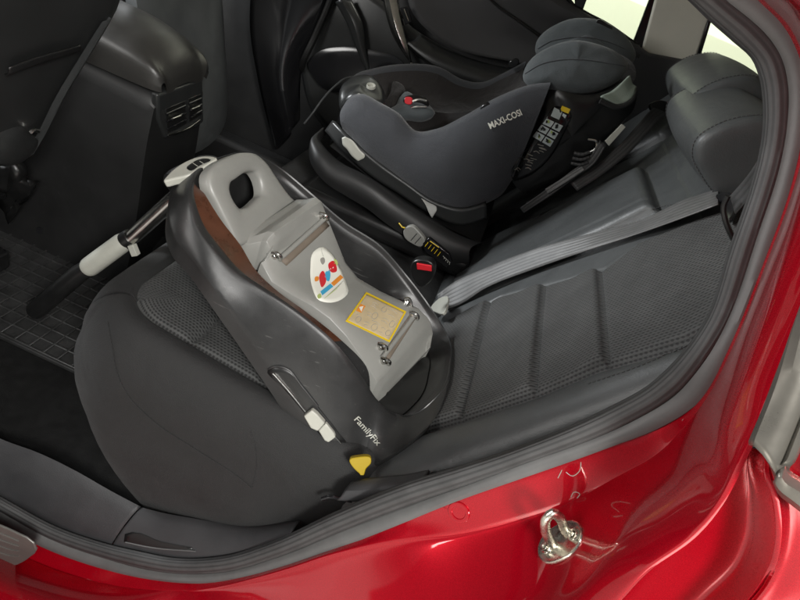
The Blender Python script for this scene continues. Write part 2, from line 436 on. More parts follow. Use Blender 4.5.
# ribbed inner seal, bulging outward
def bulged(a, b, h, n=NB, k=7, pw=.6):
    A = cr(a, n); B = cr(b, n); rows = []
    for j in range(k+1):
        t = j/k; g = (4*t*(1-t))**pw
        rows.append([p.lerp(q, t)+Vector((0, -1, .15))*h*g for p, q in zip(A, B)])
    bm = bmesh.new(); grid(bm, rows); return bm
link('door_seal', bulged(kT2, kG, .011), M['seal'], car, solid=.006, label='ribbed grey rubber strip around the door opening')
link('seal_lip', bulged(kG, kR, .008), M['seal_smooth'], car, solid=.006, label='smooth paler grey rubber lip outside the ribbed strip')
# sill trim inside the seal
pieces = (('sill_trim', [(-60,405),(0,440),(40,455),(75,472),(110,492),(140,508)], [(-60,466),(0,498),(30,513),(56,528),(85,541),(110,548)], True),
          ('wheel_arch_trim', [(141.5,509),(165,515),(187,519),(244,527),(300,522)], [(111.5,548.5),(140,555),(169,559),(225,558),(290,538)], False))
for nm, ti, tj, fore in pieces:
    A = [pt(x, y, L=.105) for x, y in ti]; B = [pt(x, y, L=.062) for x, y in tj]
    if fore: A = [Vector((-1.0, .105, .05))]+A; B = [Vector((-1.0, .062, .03))]+B
    sA = cr(A, 80); sB = cr(B, 80); rows = []
    for k in range(9):
        t = k/8; g = (4*t*(1-t))**.7
        rows.append([sA[i].lerp(sB[i], t)+Vector((0, -.2, 1))*.014*g+(Vector((0, 0, 0)) if fore else Vector((0, -.0006, .0012))) for i in range(80)])
    rows.insert(0, [p+Vector((0, .01, -.10)) for p in rows[0]])
    bm = bmesh.new(); grid(bm, rows); link(nm, bm, M['trim'], car, smooth=50, solid=.003)
# slot in the trim beside the joint
SV = Surf(*[o for o in car.children if 'trim' in o.name])
bm = bmesh.new(); SV.poly(bm, [(125,534),(131,532),(160,541),(196,549),(170,550),(140,545),(124,541)], off=.001, smooth=20)
link('trim_slot', bm, M['black'], car, solid=.0006, soff=1)
bm = bmesh.new(); L_ = SV.line([(126,542),(150,547),(196,551)], 14, .0012); tube(bm, L_, .0012, 6); link('slot_edge', bm, M['seal_smooth'], car)

# painted body, one pressing with its steps
CRs = [(-60,520),(0,548),(60,573),(110,586),(170,591),(215,588),(250,580),(285,570),(340,552),(400,539),(460,533),(520,519),(575,500),(612,481),(661,454),(690,424),(709,400),(736,348),(771,262),(797,192),(808,150),(814,105),(808,58),(790,22),(766,-2)]
RI = [(-60,560),(0,588),(60,616),(150,650),(300,668),(420,650),(500,622),(556,597),(624,536),(680,495),(706,469),(725,431),(747,375),(775,300),(800,225),(820,150),(826,100),(820,50),(803,12),(780,-12)]
RO = [(-60,585),(0,611),(60,640),(150,680),(300,708),(440,692),(530,655),(612,600),(650,559),(695,525),(721,491),(746,440),(779,382),(806,310),(830,235),(850,160),(856,100),(848,45),(828,0),(805,-30)]
L1 = [(-60,625),(0,651),(60,680),(150,725),(300,760),(480,745),(620,680),(714,600),(744,570),(757,540),(759,502),(755,462),(790,392),(820,310),(845,235),(866,160),(872,100),(864,40),(844,-8),(822,-40)]
L2 = [(-60,645),(0,670),(60,700),(150,745),(300,782),(490,770),(640,700),(735,615),(763,583),(777,548),(778,502),(766,456),(795,400),(826,310),(852,235),(873,160),(880,100),(872,36),(850,-16),(828,-48)]
OS = [(-60,700),(0,730),(60,760),(150,810),(300,850),(520,850),(720,770),(860,690),(900,640),(930,590),(930,540),(910,470),(925,400),(930,310),(935,235),(940,160),(940,90),(930,10),(900,-50),(870,-90)]
OS2 = [(-60,800),(0,830),(60,870),(150,940),(300,990),(560,1000),(860,930),(1060,820),(1120,740),(1150,650),(1140,560),(1100,470),(1080,400),(1060,310),(1050,235),(1040,160),(1030,80),(1010,-20),(970,-90),(940,-140)]
def follow(base, c, y0, win=13):
    """points of contour c lying opposite the points of base, in order, so that the pressed steps run straight"""
    D_ = cr(ext(c, y0), 1500); ix = []; last = 0
    for p in base:
        best = min(range(last, min(1500, last+60)), key=lambda k: (D_[k]-p).length_squared) if ix else min(range(0, 400), key=lambda k: (D_[k]-p).length_squared)
        last = max(last, best); ix.append(last)
    n = len(ix); ix[0] = 0; ix[-1] = 1499
    for _ in range(3):
        sm_ = []
        for i in range(n):
            w = ix[max(0, i-win):i+win+1]; sm_.append(sum(w)/len(w))
        sm_[0] = 0; sm_[-1] = 1499; ix = sm_
    out = []
    for v in ix:
        k = min(1498, int(v)); out.append(D_[k].lerp(D_[k+1], v-k))
    return out
r_a = cr(ext(RD, .046), NB); r_b = follow(r_a, CRs, .028); r_c = follow(r_b, RI, -.075); r_d = follow(r_c, RO, -.108); r_e = follow(r_d, L1, -.100); r_f = follow(r_e, L2, -.140); r_g = follow(r_f, OS, -.160); r_h = [p+Vector((p.x+.35, 0, (p.z-.55)*.35)).normalized()*.35+Vector((0, .05, 0)) for p in r_g]
def lerp_row(a, b, t, h=0): return [p.lerp(q, t)+Vector((0, -1, .0))*h for p, q in zip(a, b)]
rows = [[p+Vector((0, .03, 0)) for p in r_a], [p+Vector((0, .004, 0)) for p in r_a]]
def seg(a, b, prof): return [lerp_row(a, b, t, h) for t, h in prof]
rows += seg(r_a, r_b, ((.02, 0), (.25, 0), (.5, 0), (.75, .0005), (.92, .0008)))
rows += seg(r_b, r_c, ((.0, .0), (.02, -.0012), (.05, -.0035), (.10, -.006), (.2, -.008), (.4, -.010), (.6, -.010), (.8, -.008), (.92, -.005), (.97, -.001)))
rows += seg(r_c, r_d, ((0, .004), (.05, .010), (.12, .0145), (.22, .0165), (.4, .018), (.6, .018), (.78, .0165), (.88, .0145), (.95, .010), (1, .004)))
rows += seg(r_d, r_e, ((.04, -.003), (.09, -.008), (.18, -.012), (.4, -.013), (.6, -.013), (.8, -.012), (.9, -.010), (.96, -.007)))
rows += seg(r_e, r_f, ((0, .0), (.08, .006), (.2, .009), (.5, .010), (.8, .009), (.92, .006), (1, .0)))
rows += seg(r_f, r_g, ((.04, -.003), (.10, -.003), (.2, .001), (.4, .004), (.7, .004), (1, 0)))
rows += seg(r_g, r_h, ((.3, .004), (.7, .004), (1, 0)))
bm = bmesh.new()
dense = []
for j in range(len(rows)-1):
    for k in (0, 1, 2): dense.append([p.lerp(q, k/3) for p, q in zip(rows[j], rows[j+1])])
dense.append(rows[-1])
# ease the small steps into pressed radii
for _ in range(2):
    dense = [dense[0]]+[[(a_+b_*2+c__)/4 for a_, b_, c__ in zip(dense[j-1], dense[j], dense[j+1])] for j in range(1, len(dense)-1)]+[dense[-1]]
grid(bm, dense)
body = link('body_panel', bm, M['red'], car, smooth=60, solid=.003)
SB = Surf(body)
# pressed plug with its tab
q, n = SB.at(459, 512, 0)
def disc(bm, c, n, r, h, seg=24, top=.85, mi=0):
    a = n.orthogonal().normalized(); b = n.cross(a)
    rows = [[c+(a*math.cos(2*math.pi*k/seg)+b*math.sin(2*math.pi*k/seg))*rr+n*hh for k in range(seg)] for rr, hh in ((r, -.004), (r, h*.5), (r*(top+.1), h*.92), (r*top, h), (r*top*.75, h*.8), (r*top*.7, h*.35))]
    V = grid(bm, rows, closed=True, mi=mi); bm.faces.new(V[-1]).material_index = mi
bm = bmesh.new(); disc(bm, q, n, .016, .0022)
link('grommet', bm, M['red'], car, label='round red plug pressed into the door jamb')
bm = bmesh.new(); SB.poly(bm, [(443,505),(446,500),(450,504),(455,500),(460,497),(458,502),(450,508),(445,508)], off=.001, smooth=16); link('tab', bm, M['red'], car, solid=.001, soff=1)
# dull paint smudge beside the door catch is left to the shadow; little chip of clear sealant
for P in ([(566,472),(572,476),(580,470),(581,462)], [(571,497),(574,492),(580,494),(577,498)], [(344,520),(352,514)], [(558,478),(562,470)]): 
    bm = bmesh.new(); tube(bm, SB.line(P, 10, .0004), .0005, 5); link('sealant_bead', bm, M['palegrey'], car)
# striker
q, n = SB.at(562, 543, .001)
ex = (pt(590, 527, n=n, d=n.dot(q))-pt(538, 553, n=n, d=n.dot(q))).normalized(); ez = n; ey = ez.cross(ex)
strk = bpy.data.objects.new('door_striker', bpy.data.meshes.new('door_striker'))
bm = bmesh.new()
def oval(a, b, h, k=28): return [q+ex*(math.copysign(abs(math.cos(t))**.8, math.cos(t))*a*1.25)+ey*(math.sin(t)*b*1.25)+ez*h for t in [2*math.pi*i/k for i in range(k)]]
rows = [oval(.030, .0185, 0), oval(.030, .0185, .003), oval(.029, .0175, .0045), oval(.0275, .016, .0045), oval(.025, .0135, .0025)]
V = grid(bm, rows, closed=True); bm.faces.new(V[-1])
COL.objects.unlink(strk) if strk.name in COL.objects else None
bpy.data.objects.remove(strk)
striker = link('door_striker', bm, M['steel'], car, smooth=40, label='zinc plated door catch with loop and two screws')
bm = bmesh.new()
top = pt(549, 516, Y=q.y-.012); f1 = pt(553, 547, n=n, d=n.dot(q)); f2 = pt(567, 535, n=n, d=n.dot(q)); dl = (top-f1.lerp(f2, .5))
side = (f2-f1)
u_ = [f1-n*.003, f1+dl*.3, f1+dl*.75+side*.05, top-side*.12, top+side*.22, f2+dl*.72-side*.02, f2+dl*.3, f2-n*.003]
tube(bm, u_, [.0062]*40, 12, n=40, flat=(.8, 1.0))
sl = link('loop', bm, M['steel'], None); 
def reparent(o, p): 
    w = world_of(o); o.parent = p; o.location = w-world_of(p)
reparent(sl, striker)
for sx in (-.022, .023):
    bm = bmesh.new(); c = q+ex*sx+ez*.003; disc(bm, c, n, .0082, .0035, 18, .8); disc(bm, c+n*.002, n, .0045, .003, 6, .9)
    so = link('screw', bm, M['steel'], None); reparent(so, striker)
# scuff plate at the sill
bm = bmesh.new(); P = [(-80,478),(-5,520),(20,531),(38,541),(41,547),(34,556),(10,566),(-10,566),(-90,530)]
slab(bm, [pt(x, y, Y=-.0) + Vector((0, -.012, .012)) for x, y in P], .004, smooth=48)
sp_ = link('scuff_plate', bm, M['scuff'], car, bevel=.0015, label='ribbed grey scuff plate on the sill')
SS = Surf(sp_); bm = bmesh.new()
for k in range(4):
    pts_ = SS.line([(0, 533+k*6.5), (10, 537+k*6.2), (19, 541+k*5)], 8, .0005)
    if len(pts_) > 2: tube(bm, pts_, .0012, 6)
link('rib', bm, M['scuff'], sp_)
# rear side window beside the opening: moulding and pane
def frame_pts(P, L): return [pt(x, y, L=L-.045) for x, y in P]
bm = bmesh.new(); loft([frame_pts([(754,447),(779,381),(800,326),(830,245)], -.105), frame_pts([(756,445),(783,385),(803,328),(834,245)], -.125), frame_pts([(767,462),(795,400),(817,335),(848,245)], -.128), frame_pts([(777,486),(806,410),(830,340),(862,245)], -.115)], 24, 4, bm=bm, smooth_across=True)
link('window_molding', bm, M['molding'], car, solid=.004)
bm = bmesh.new()
loft([frame_pts([(781,463),(796,424),(812,385),(840,300)], -.120), frame_pts([(785,466),(800,428),(816,387),(844,300)], -.131), frame_pts([(789,462),(803,430),(819,389),(848,300)], -.128), frame_pts([(791,460),(805,431),(821,390),(850,300)], -.118)], 20, 2, bm=bm)
loft([frame_pts([(781,463),(787,472),(796,478),(850,520)], -.120), frame_pts([(778,472),(784,482),(794,489),(850,532)], -.131), frame_pts([(777,478),(782,488),(792,496),(850,540)], -.128), frame_pts([(777,482),(782,493),(792,501),(850,545)], -.116)], 20, 2, bm=bm)
link('window_frame', bm, M['molding'], car, solid=.003)
bm = bmesh.new(); slab(bm, frame_pts([(789,461),(812,402),(850,320),(900,420),(900,520),(796,479)], -.112), .004)
link('quarter_pane', bm, M['glass'], car)
bm = bmesh.new(); tube(bm, frame_pts([(755,448),(779,382),(803,320),(830,243)], -.103), .0022, 6, n=24); link('molding_gasket', bm, M['gloss'], car)

# cabin floor, tunnel, roof, far side shell
# the near rear door swung open ahead of the opening (its edge is just outside the picture)
bm = bmesh.new(); hd = Vector((-.985, -.03, 0)); dd = Vector((-.16, -.95, 0)); dn_ = Vector((.986, -.166, 0))
box(bm, hd+dd*.5+Vector((0, 0, .35)), dd*.5, dn_*.05, (0, 0, .45))
od = link('open_door', bm, M['red'], car, bevel=.02, bseg=3)
bm = bmesh.new(); box(bm, hd+dd*.5+Vector((0, 0, .32))+dn_*.056, dd*.47, dn_*.004, (0, 0, .38)); o = link('door_card', bm, M['doorp'], None, bevel=.003)
def reparent(o, p):
    w = world_of(o); o.parent = p; o.location = w-world_of(p)
reparent(o, od)
bm = bmesh.new(); tube(bm, [hd+Vector((0, 0, .74)), hd+dd*.12+Vector((0, 0, 1.05)), hd+dd*.35+Vector((0, 0, 1.16)), hd+dd*.75+Vector((0, 0, 1.10)), hd+dd*.97+Vector((0, 0, .92)), hd+dd+Vector((0, 0, .74))], .028, 10, n=50); o = link('window_frame', bm, M['gloss'], None); reparent(o, od)
# middle pillar and the shut front door ahead of the opening
bm = bmesh.new(); loft([[Vector((-1.10, .03, -.1)), Vector((-1.10, .03, .5)), Vector((-1.12, .05, .82)), Vector((-1.10, .13, 1.18))], [Vector((-.93, .02, -.1)), Vector((-.95, .02, .5)), Vector((-.98, .045, .82)), Vector((-1.0, .13, 1.18))], [Vector((-.93, .12, -.1)), Vector((-.95, .12, .5)), Vector((-.98, .12, .82)), Vector((-1.0, .18, 1.18))]], 30, 3, bm=bm)
link('door_pillar', bm, M['doorp'], car, solid=.02)
bm = bmesh.new(); aabb(bm, -2.3, -1.09, -.06, .02, -.25, .80); link('front_door', bm, M['red'], car, bevel=.03, bseg=4)
bm = bmesh.new(); aabb(bm, -2.2, -1.089, .022, .06, -.1, .79); link('front_door_card', bm, M['dark'], car)
bm = bmesh.new(); aabb(bm, -2.3, -1.75, .07, 1.40, .2, .86); link('dashboard', bm, M['dark'], car, bevel=.08, bseg=4)
def floorz(x, y): 
    t = max(0, 1-abs(y-.80)/.15); return .0+.14*(t*t*(3-2*t))
bm = bmesh.new(); rows = [[Vector((-1.9+i*.05, .125+j*.04, floorz(0, .125+j*.04)-.03)) for i in range(46)] for j in range(33)]
grid(bm, rows); link('floor_carpet', bm, M['carpet'], car, solid=.02)
bm = bmesh.new()
rows = []
for k, (y, z) in enumerate(((.175, 1.15), (.21, 1.20), (.32, 1.25), (.74, 1.28), (1.18, 1.25), (1.34, 1.19), (1.39, 1.14))):
    rows.append([Vector((x, y, z-.10*max(0, abs(x+.3)-.5)**2)) for x in [-1.6+i*.1 for i in range(27)]])
grid(bm, rows); link('roof', bm, [M['headl']], car, solid=.02)
# tailgate end of the cabin
bm = bmesh.new(); aabb(bm, .98, 1.0, .0, 1.45, .2, .84); link('tailgate', bm, M['shelf'], car)
# parcel shelf and the trim below the far pillar
bm = bmesh.new(); rows = []
for y in [ .14+.1*i for i in range(13)]:
    rows.append([Vector((x, y, .84+.012*math.sin(3*y))) for x in (.40, .42, .5, .6, .7, .8, .95)])
grid(bm, rows); link('parcel_shelf', bm, M['shelf'], car, solid=.02, bevel=.004)
# far pillar trim (C-pillar), black window frames, panes
def farpts(P, Y): return [pt(x, y, Y=Y) for x, y in P]
bm = bmesh.new()
slab(bm, farpts([(663,-30),(641,53),(666,58),(694,65),(712,12),(725,-30)], 1.36), .03)
link('pillar_trim', bm, M['headl'], car, bevel=.006, bseg=3)
bm = bmesh.new(); slab(bm, farpts([(648,-30),(649,0),(633,42),(641,54),(664,0),(672,-30)], 1.372), .02); link('window_post', bm, M['gloss'], car, bevel=.004)
bm = bmesh.new(); slab(bm, farpts([(710,14),(714,13),(699,62),(694,64)], 1.353), .012); link('pane_gasket', bm, M['gloss'], car, bevel=.002)
bm = bmesh.new(); slab(bm, farpts([(712,-40),(695,66),(770,118),(900,110),(900,-40)], 1.405), .004); link('quarter_pane', bm, M['glass'], car)
bm = bmesh.new(); slab(bm, farpts([(630,40),(650,54),(695,62),(775,116),(800,200),(640,200),(596,120),(600,92)], 1.340), .03); link('rear_side_trim', bm, M['shelf'], car, bevel=.008, bseg=3)

# ------------------------------------------------------------------ surroundings
def struct(name, bm, ma):
    o = link(name, bm, ma); o['kind'] = 'structure'; return o
bm = bmesh.new(); rows = [[Vector((-12+i*2, -8+j*2, -.32)) for i in range(13)] for j in range(11)]; grid(bm, rows); struct('ground', bm, M['concrete'])
bm = bmesh.new(); aabb(bm, -8, 10, 3.6, 3.7, -.32, 6)
tag(link('garage_wall', bm, M['wall']), 'pale green white wall beyond the far car windows', 'wall')
bm = bmesh.new(); aabb(bm, -6, 8, 3.50, 3.598, .2, 1.06)
tag(link('wall_ledge', bm, M['ledge']), 'beige ledge running along the pale wall outside the far windows', 'ledge')
# ------------------------------------------------------------------ rear bench
seat = thing('rear_seat', 'black rear bench seat of leather and ribbed fabric behind both child seat pieces', 'car seat', (-.2, .72, 0))
OB = Vector((.032, 0, .33)); EB = Vector((.4886, 0, .8725)); NBK = Vector((-.8725, 0, .4886))
def h0(s): return .028*max(0., 1-max(s, 0)/.55)**1.5
def bpt(x, y, h=0):
    s = .3
    for _ in range(30):
        p = pt(x, y, n=NBK, d=NBK.dot(OB)+h0(s)+h); s = .5*s+.5*(p-OB).dot(EB)
    return p, (p-OB).dot(EB), p.y
def edge(P, h=0):
    q = sorted([(b[1], b[2]) for b in (bpt(x, y, h) for x, y in P)])
    def f(s):
        if s <= q[0][0]: return q[0][1]
        for a, b in zip(q, q[1:]):
            if s <= b[0]: return a[1]+(b[1]-a[1])*(s-a[0])/max(1e-6, b[0]-a[0])
        return q[-1][1]
    return f
def sm(t): t = max(0., min(1., t)); return t*t*(3-2*t)
e_hi = edge([(445,325),(500,297),(560,282),(605,270),(640,245),(700,222),(735,212)])
e_lo = edge([(395,440),(450,425),(540,395),(600,370),(690,345),(720,330)])
e_pn = edge([(466,292),(520,268),(600,232),(652,206)], .02)
e_pf = edge([(452,256),(500,232),(545,212),(610,180),(642,164)], .02)
e_sp = edge([(500,214),(545,193),(590,172),(630,152),(662,134)], .01)
pad0 = bpt(440, 283, .02)[1]; pad1 = bpt(648, 186, .02)[1]
seams = [bpt(x, y)[1] for x, y in ((475, 365), (540, 345), (604.5, 315))]
def hback(s, y):
    h = h0(s); mi = 0
    lo, hi, pn, pf, spl = e_lo(s), e_hi(s), e_pn(s), e_pf(s), e_sp(s)
    gr = lambda d, w, a: -a*math.exp(-(d/w)**2)
    if lo < y < hi:
        mi = 1
        sl = [-.25]+seams+[.74]
        for a, b in zip(sl, sl[1:]):
            if a <= s < b:
                t = (s-a)/(b-a)
                # flat padded panels; each ends in a welt that stands a little proud of the next one
                if b < .7: v = .004*t+.0075*sm((t-.45)/.5); v *= 1 if b-s > .008 else math.sqrt(max(0, 1-(1-(b-s)/.008)**2))
                else: v = .006*sm((s-a)/.12)
                v -= .007*math.exp(-((s-a)/.0045)**2)
                h += v*sm(min(y-lo, hi-y)/.010)
        d = min(y-lo, hi-y); h += .005*sm(d/.012)
    h += gr(y-lo, .006, .006)+gr(y-hi, .006, .005)
    if y <= lo:
        h += .012*sm((lo-y)/.03)
        t = max(0, (.15-y)/.055); h -= .045*(1-math.sqrt(max(0, 1-min(1, t)**2.2)))
    if pn < y < pf and pad0-.0 < s < pad1:
        d = min(y-pn, pf-y, (s-pad0)*1.0, pad1-s); h += .026*math.sqrt(max(0, 1-(1-min(1, d/.022))**2)); 
        # lengthwise fold along the near third of the pad
        fy = pn+(pf-pn)*.16; h += gr(y-fy, .004, .004)*sm(d/.02)
        # rolled lower end
        h += gr(s-(pad0+.055), .008, .007)*sm((min(y-pn, pf-y))/.02)
    elif pn-.012 < y < pf+.012: h -= .003
    h += gr(y-spl, .008, .014)
    if y > spl+.01: h += .012*sm((y-spl)/.03)+.01*math.sin(min(1, (y-spl)/.38)*math.pi)
    # stitched yoke line across the top
    if y > hi+.0: h += gr(s-.585, .003, .002)
    if s > .69: h -= ((s-.69)/.05)**2*.03
    return h, mi
bm = bmesh.new(); ss = [-.14+i*.0036 for i in range(int(.90/.0036))]
YN, YF = .095, 1.36
NC = (9, 52, 16, 54, 14, 56)
def ycols(s):
    k = [YN, max(e_lo(s), YN+.012), e_hi(s), max(e_pn(s), e_hi(s)+.012), e_pf(s), max(e_sp(s), e_pf(s)+.02), YF]
    out = [(k[0], -1)]
    for q in range(6):
        for i in range(1, NC[q]+1):
            t = i/NC[q]; out.append((k[q]+(k[q+1]-k[q])*t, q))
    return out
uvl = bm.loops.layers.uv.verify(); V = []; YC = []
for s in ss:
    yc = ycols(s); cum = [0.]
    for (ya, qa), (yb, qb) in zip(yc, yc[1:]): cum.append(cum[-1]+math.hypot(yb-ya, hback(s, yb)[0]-hback(s, ya)[0]))
    k9 = cum[NC[0]]; YC.append([(y, q, c_-k9) for (y, q), c_ in zip(yc, cum)])
    V.append([bm.verts.new(OB+EB*s+NBK*hback(s, y)[0]+Vector((0, y, 0))) for y, q in yc])
for i in range(len(ss)-1):
    for j in range(len(V[0])-1):
        f = bm.faces.new((V[i][j], V[i+1][j], V[i+1][j+1], V[i][j+1])); f.material_index = 1 if YC[i][j+1][1] == 1 else 0
        for lp, (a, b) in zip(f.loops, ((i, j), (i+1, j), (i+1, j+1), (i, j+1))): lp[uvl].uv = (ss[a], YC[a][b][2])
backrest = link('backrest', bm, [M['leather'], M['weave']], seat, smooth=0, solid=.10, label='leather backrest with ribbed fabric inserts and a padded middle panel')
SBK = Surf(backrest)
for P in ([(423,474),(470,463),(520,447),(580,424),(640,398),(676,378)], [(588,384),(640,366),(692,343)], [(652,209),(680,203),(714,196)], ):
    bm = bmesh.new(); stitches(bm, SBK.line(P, 40, .0008), .0045, .0025, .0008)
    link('stitching', bm, M['thread'], seat)

# cushion
X0, X1, Y0, Y1 = -.612, .045, .105, 1.36
RC = .17
def zc(x, y):
    z = .335-.12*x
    dx = x-X0; dn = y-Y0
    if dx < RC and dn < RC: d = RC-max(RC-dx, RC-dn)
    else: d = min(dx, dn)
    R1, H1 = .10, .12
    if d < R1: t = max(0., min(1., 1-max(d, 0)/R1)); z -= H1*(1-math.sqrt(max(0, 1-t**2.4)))
    mi_ = 0
    lo = .185
    ins = lo < y < .50 and x > -.53
    if ins:
        mi_ = 1
        for a, b in ((-.53, -.385), (-.385, -.25), (-.25, -.13), (-.13, .06)):
            if a <= x < b:
                t = (x-a)/(b-a); z += (.012*math.sqrt(max(0, 1-(1-min(1, 4*t*(1-t)*1.8))**2))-.012)*1.5*sm((y-lo)/.02)
    if y < lo: z += .020*math.exp(-((y-.145)/.035)**2)
    z -= .009*math.exp(-((y-lo)/.007)**2)
    z -= .012*math.exp(-((y-.53)/.012)**2)
    z -= .010*sm((y-.5)/.05)
    z += .0016*math.sin(x*19+y*6)*math.sin(y*15+1)
    u = (RC-dx)/RC; v = (RC-dn)/RC
    if u > 0 and v > 0:
        r = max(u, v)/math.hypot(u, v); x = X0+RC-u*r*RC; y = Y0+RC-v*r*RC
    return (x, y, z), mi_
bm = bmesh.new()
ys = [Y0+.0030*k for k in range(11)]+[Y0+.034+j*.0066 for j in range(int((Y1-Y0-.034)/.0066))]
xs = [X0+.0028*k for k in range(10)]+[X0+.030+i*.0066 for i in range(int((X1-X0-.030)/.0066))]
uvl = bm.loops.layers.uv.verify(); V = []; mi = []
for x in xs:
    r = []; m_ = []
    for y in ys:
        q, k = zc(x, y); r.append(bm.verts.new(q)); m_.append(k)
    V.append(r); mi.append(m_)
for i in range(len(xs)-1):
    for j in range(len(ys)-1):
        f = bm.faces.new((V[i][j], V[i+1][j], V[i+1][j+1], V[i][j+1])); f.material_index = mi[i][j]
        for lp, (a, b) in zip(f.loops, ((i, j), (i+1, j), (i+1, j+1), (i, j+1))): lp[uvl].uv = (xs[a], ys[b])
# the side and front drop away below the roll, the front edge drawing back towards the floor
rim = [V[0][j] for j in range(len(ys)-1, 0, -1)]+[V[i][0] for i in range(len(xs))]
prev = rim
for k in range(1, 13):
    t = k/12; cur = []
    for v in rim:
        w_ = max(0., min(1., (X0+.5-v.co.x)/.5))
        cur.append(bm.verts.new((v.co.x-.012*math.sin(min(1, t*2.5)*math.pi)*w_+.14*t**2.2*w_, v.co.y-.010*math.sin(t*math.pi)*(1 if v.co.y < .4 else 0)+.03*t*t*(1-w_*.5), v.co.z*(1-t)-.02*t)))
    for a_, b_, c__, d_ in zip(prev, prev[1:], cur[1:], cur): bm.faces.new((a_, b_, c__, d_))
    prev = cur
bmesh.ops.recalc_face_normals(bm, faces=bm.faces[:])
cushion = link('cushion', bm, [M['cloth'], M['weave']], seat, smooth=0)
SCU = Surf(cushion)
bm = bmesh.new(); stitches(bm, SCU.line([(108,322),(112,345),(118,375),(128,395),(150,418),(200,452),(240,478),(252,488)], 60, .0008), .005, .002, .0009)
stitches(bm, SCU.line([(252,488),(256,470),(256,450),(250,430)], 12, .0006), .005, .002, .0007)
link('stitching', bm, M['cloth'], seat)

# headrests: padded block with a stitched gusset on each end
def headrest(s0, s1, y0, y1, hf, hb, label):
    bm = bmesh.new()
    prof = [(s0+.004, hf*.05), (s0-.004, hf*.5), (s0+.002, hf*.86), (s0+.016, hf*1.0), (s0+.06, hf*1.04), (s1-.055, hf*.93), (s1-.022, hf*.74), (s1-.004, hf*.38), (s1-.004, hb*.6), (s1-.03, hb), (s0+.03, hb*1.0)]
    N = 44; pr = cr([(a, b, 0) for a, b in prof], N, True); ca = sum((p.x for p in pr))/N; cb = sum((p.y for p in pr))/N
    rows = []
    for t, sc, dy in ((0, .0, .020), (0, .55, .020), (0, .86, .018), (0, .945, .013), (0, .972, .008), (0, .99, .003), (.03, 1, 0), (.2, 1.0, 0), (.5, 1.0, 0), (.8, 1.0, 0), (.97, 1, 0), (1, .985, -.005), (1, .96, -.012), (1, .93, -.018), (1, .84, -.026), (1, .55, -.03), (1, 0, -.03)):
        y = y0+(y1-y0)*t-dy
        bulge = 1-.10*(2*t-1)**2
        rows.append([OB+EB*(ca+(p.x-ca)*max(sc, .002)*bulge)+NBK*(cb+(p.y-cb)*max(sc, .002))+Vector((0, y, 0)) for p in pr])
    grid(bm, rows, closed=True)
    o = link('headrest', bm, M['leather'], seat, smooth=0, sub=1, label=label)
    for k in (5, 11):
        bm2 = bmesh.new(); r = [p.copy() for p in rows[k]]; r.append(r[0])
        c = sum(r, Vector())/len(r); r = [p+(p-c).normalized()*.0008 for p in r]
        stitches(bm2, r, .0045, .0022, .0009)
        b = link('stitching', bm2, M['thread'], None); reparent(b, o)
    return o
def hr_place(near, far, h): a, b = bpt(*near, h), bpt(*far, h); return a[1], a[2], b[2]
q1 = hr_place((703,160), (677,112), .085); q2 = hr_place((694,118), (675,80), .085)
hr1 = headrest(q1[0]-.018, q1[0]+.14, q1[1]+.02, q1[2]-.01, .115, -.01, 'near outer headrest with a stitched end panel')
hr2 = headrest(q2[0]-.01, q2[0]+.15, q2[1]+.03, q2[2]-.01, .115, -.01, 'middle headrest half hidden behind the near one')

# ------------------------------------------------------------------ seat belts
belt = thing('seat_belt', 'grey seat belt stretched across the near backrest down to the middle buckle', 'seat belt', (.1, .45, .5))
def ribbon(bm, A, B, n=40, th=.0014, sag=0):
    a = cr(A, n); b = cr(B, n); rows = []
    for k in range(9): rows.append([p.lerp(q, k/8) for p, q in zip(a, b)])
    grid(bm, list(map(list, zip(*[list(r) for r in zip(*rows)]))) if 0 else rows)
def onback(x, y, off):
    p, n_ = SBK.at(x, y, off)
    return p
top_ = [(724,198),(690,206),(640,219),(590,236),(540,253),(490,273),(455,290),(441,300)]
low_ = [(724,214),(690,224),(640,240),(590,256),(540,273),(490,293),(455,305.5),(442,308)]
def lift(P, offs): return [onback(x, y, o) for (x, y), o in zip(P, offs)]
offs = [.020, .016, .014, .014, .014, .016, .018, .02]
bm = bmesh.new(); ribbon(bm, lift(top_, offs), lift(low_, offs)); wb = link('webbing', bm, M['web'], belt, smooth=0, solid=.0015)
tp = lift(top_, offs); lp_ = lift(low_, offs)
# tongue sliding into the middle buckle, guide at the shoulder
bm = bmesh.new(); P = [pt(x, y, n=NBK, d=NBK.dot(tp[-1])-.004) for x, y in ((445,296),(438,299),(432,305),(436,312),(444,313),(447,305))]
slab(bm, P, .006, smooth=24); link('tongue', bm, M['palegrey'], belt, bevel=.001)
bm = bmesh.new(); c = tp[0].lerp(lp_[0], .5)
slab(bm, [pt(x, y, n=NBK, d=NBK.dot(c)+.003) for x, y in ((716,194),(728,192),(736,197),(735,210),(728,220),(724,218),(726,202),(718,200))], .008, smooth=30); gd = link('guide', bm, M['gloss'], belt, bevel=.002)
bm = bmesh.new(); tube(bm, [pt(x, y, Y=.20) for x, y in ((728,196),(724,205),(725,218),(730,232),(737,246))], .0035, 8, n=20); link('guide_loop', bm, M['black'], belt)
bm = bmesh.new()
ribbon(bm, [pt(731,196,Y=.22), pt(745,180,Y=.21), pt(765,150,Y=.17)], [pt(736,214,Y=.20), pt(752,196,Y=.19), pt(775,165,Y=.15)]); link('upper_webbing', bm, M['darkweb'], belt, smooth=0, solid=.0015)
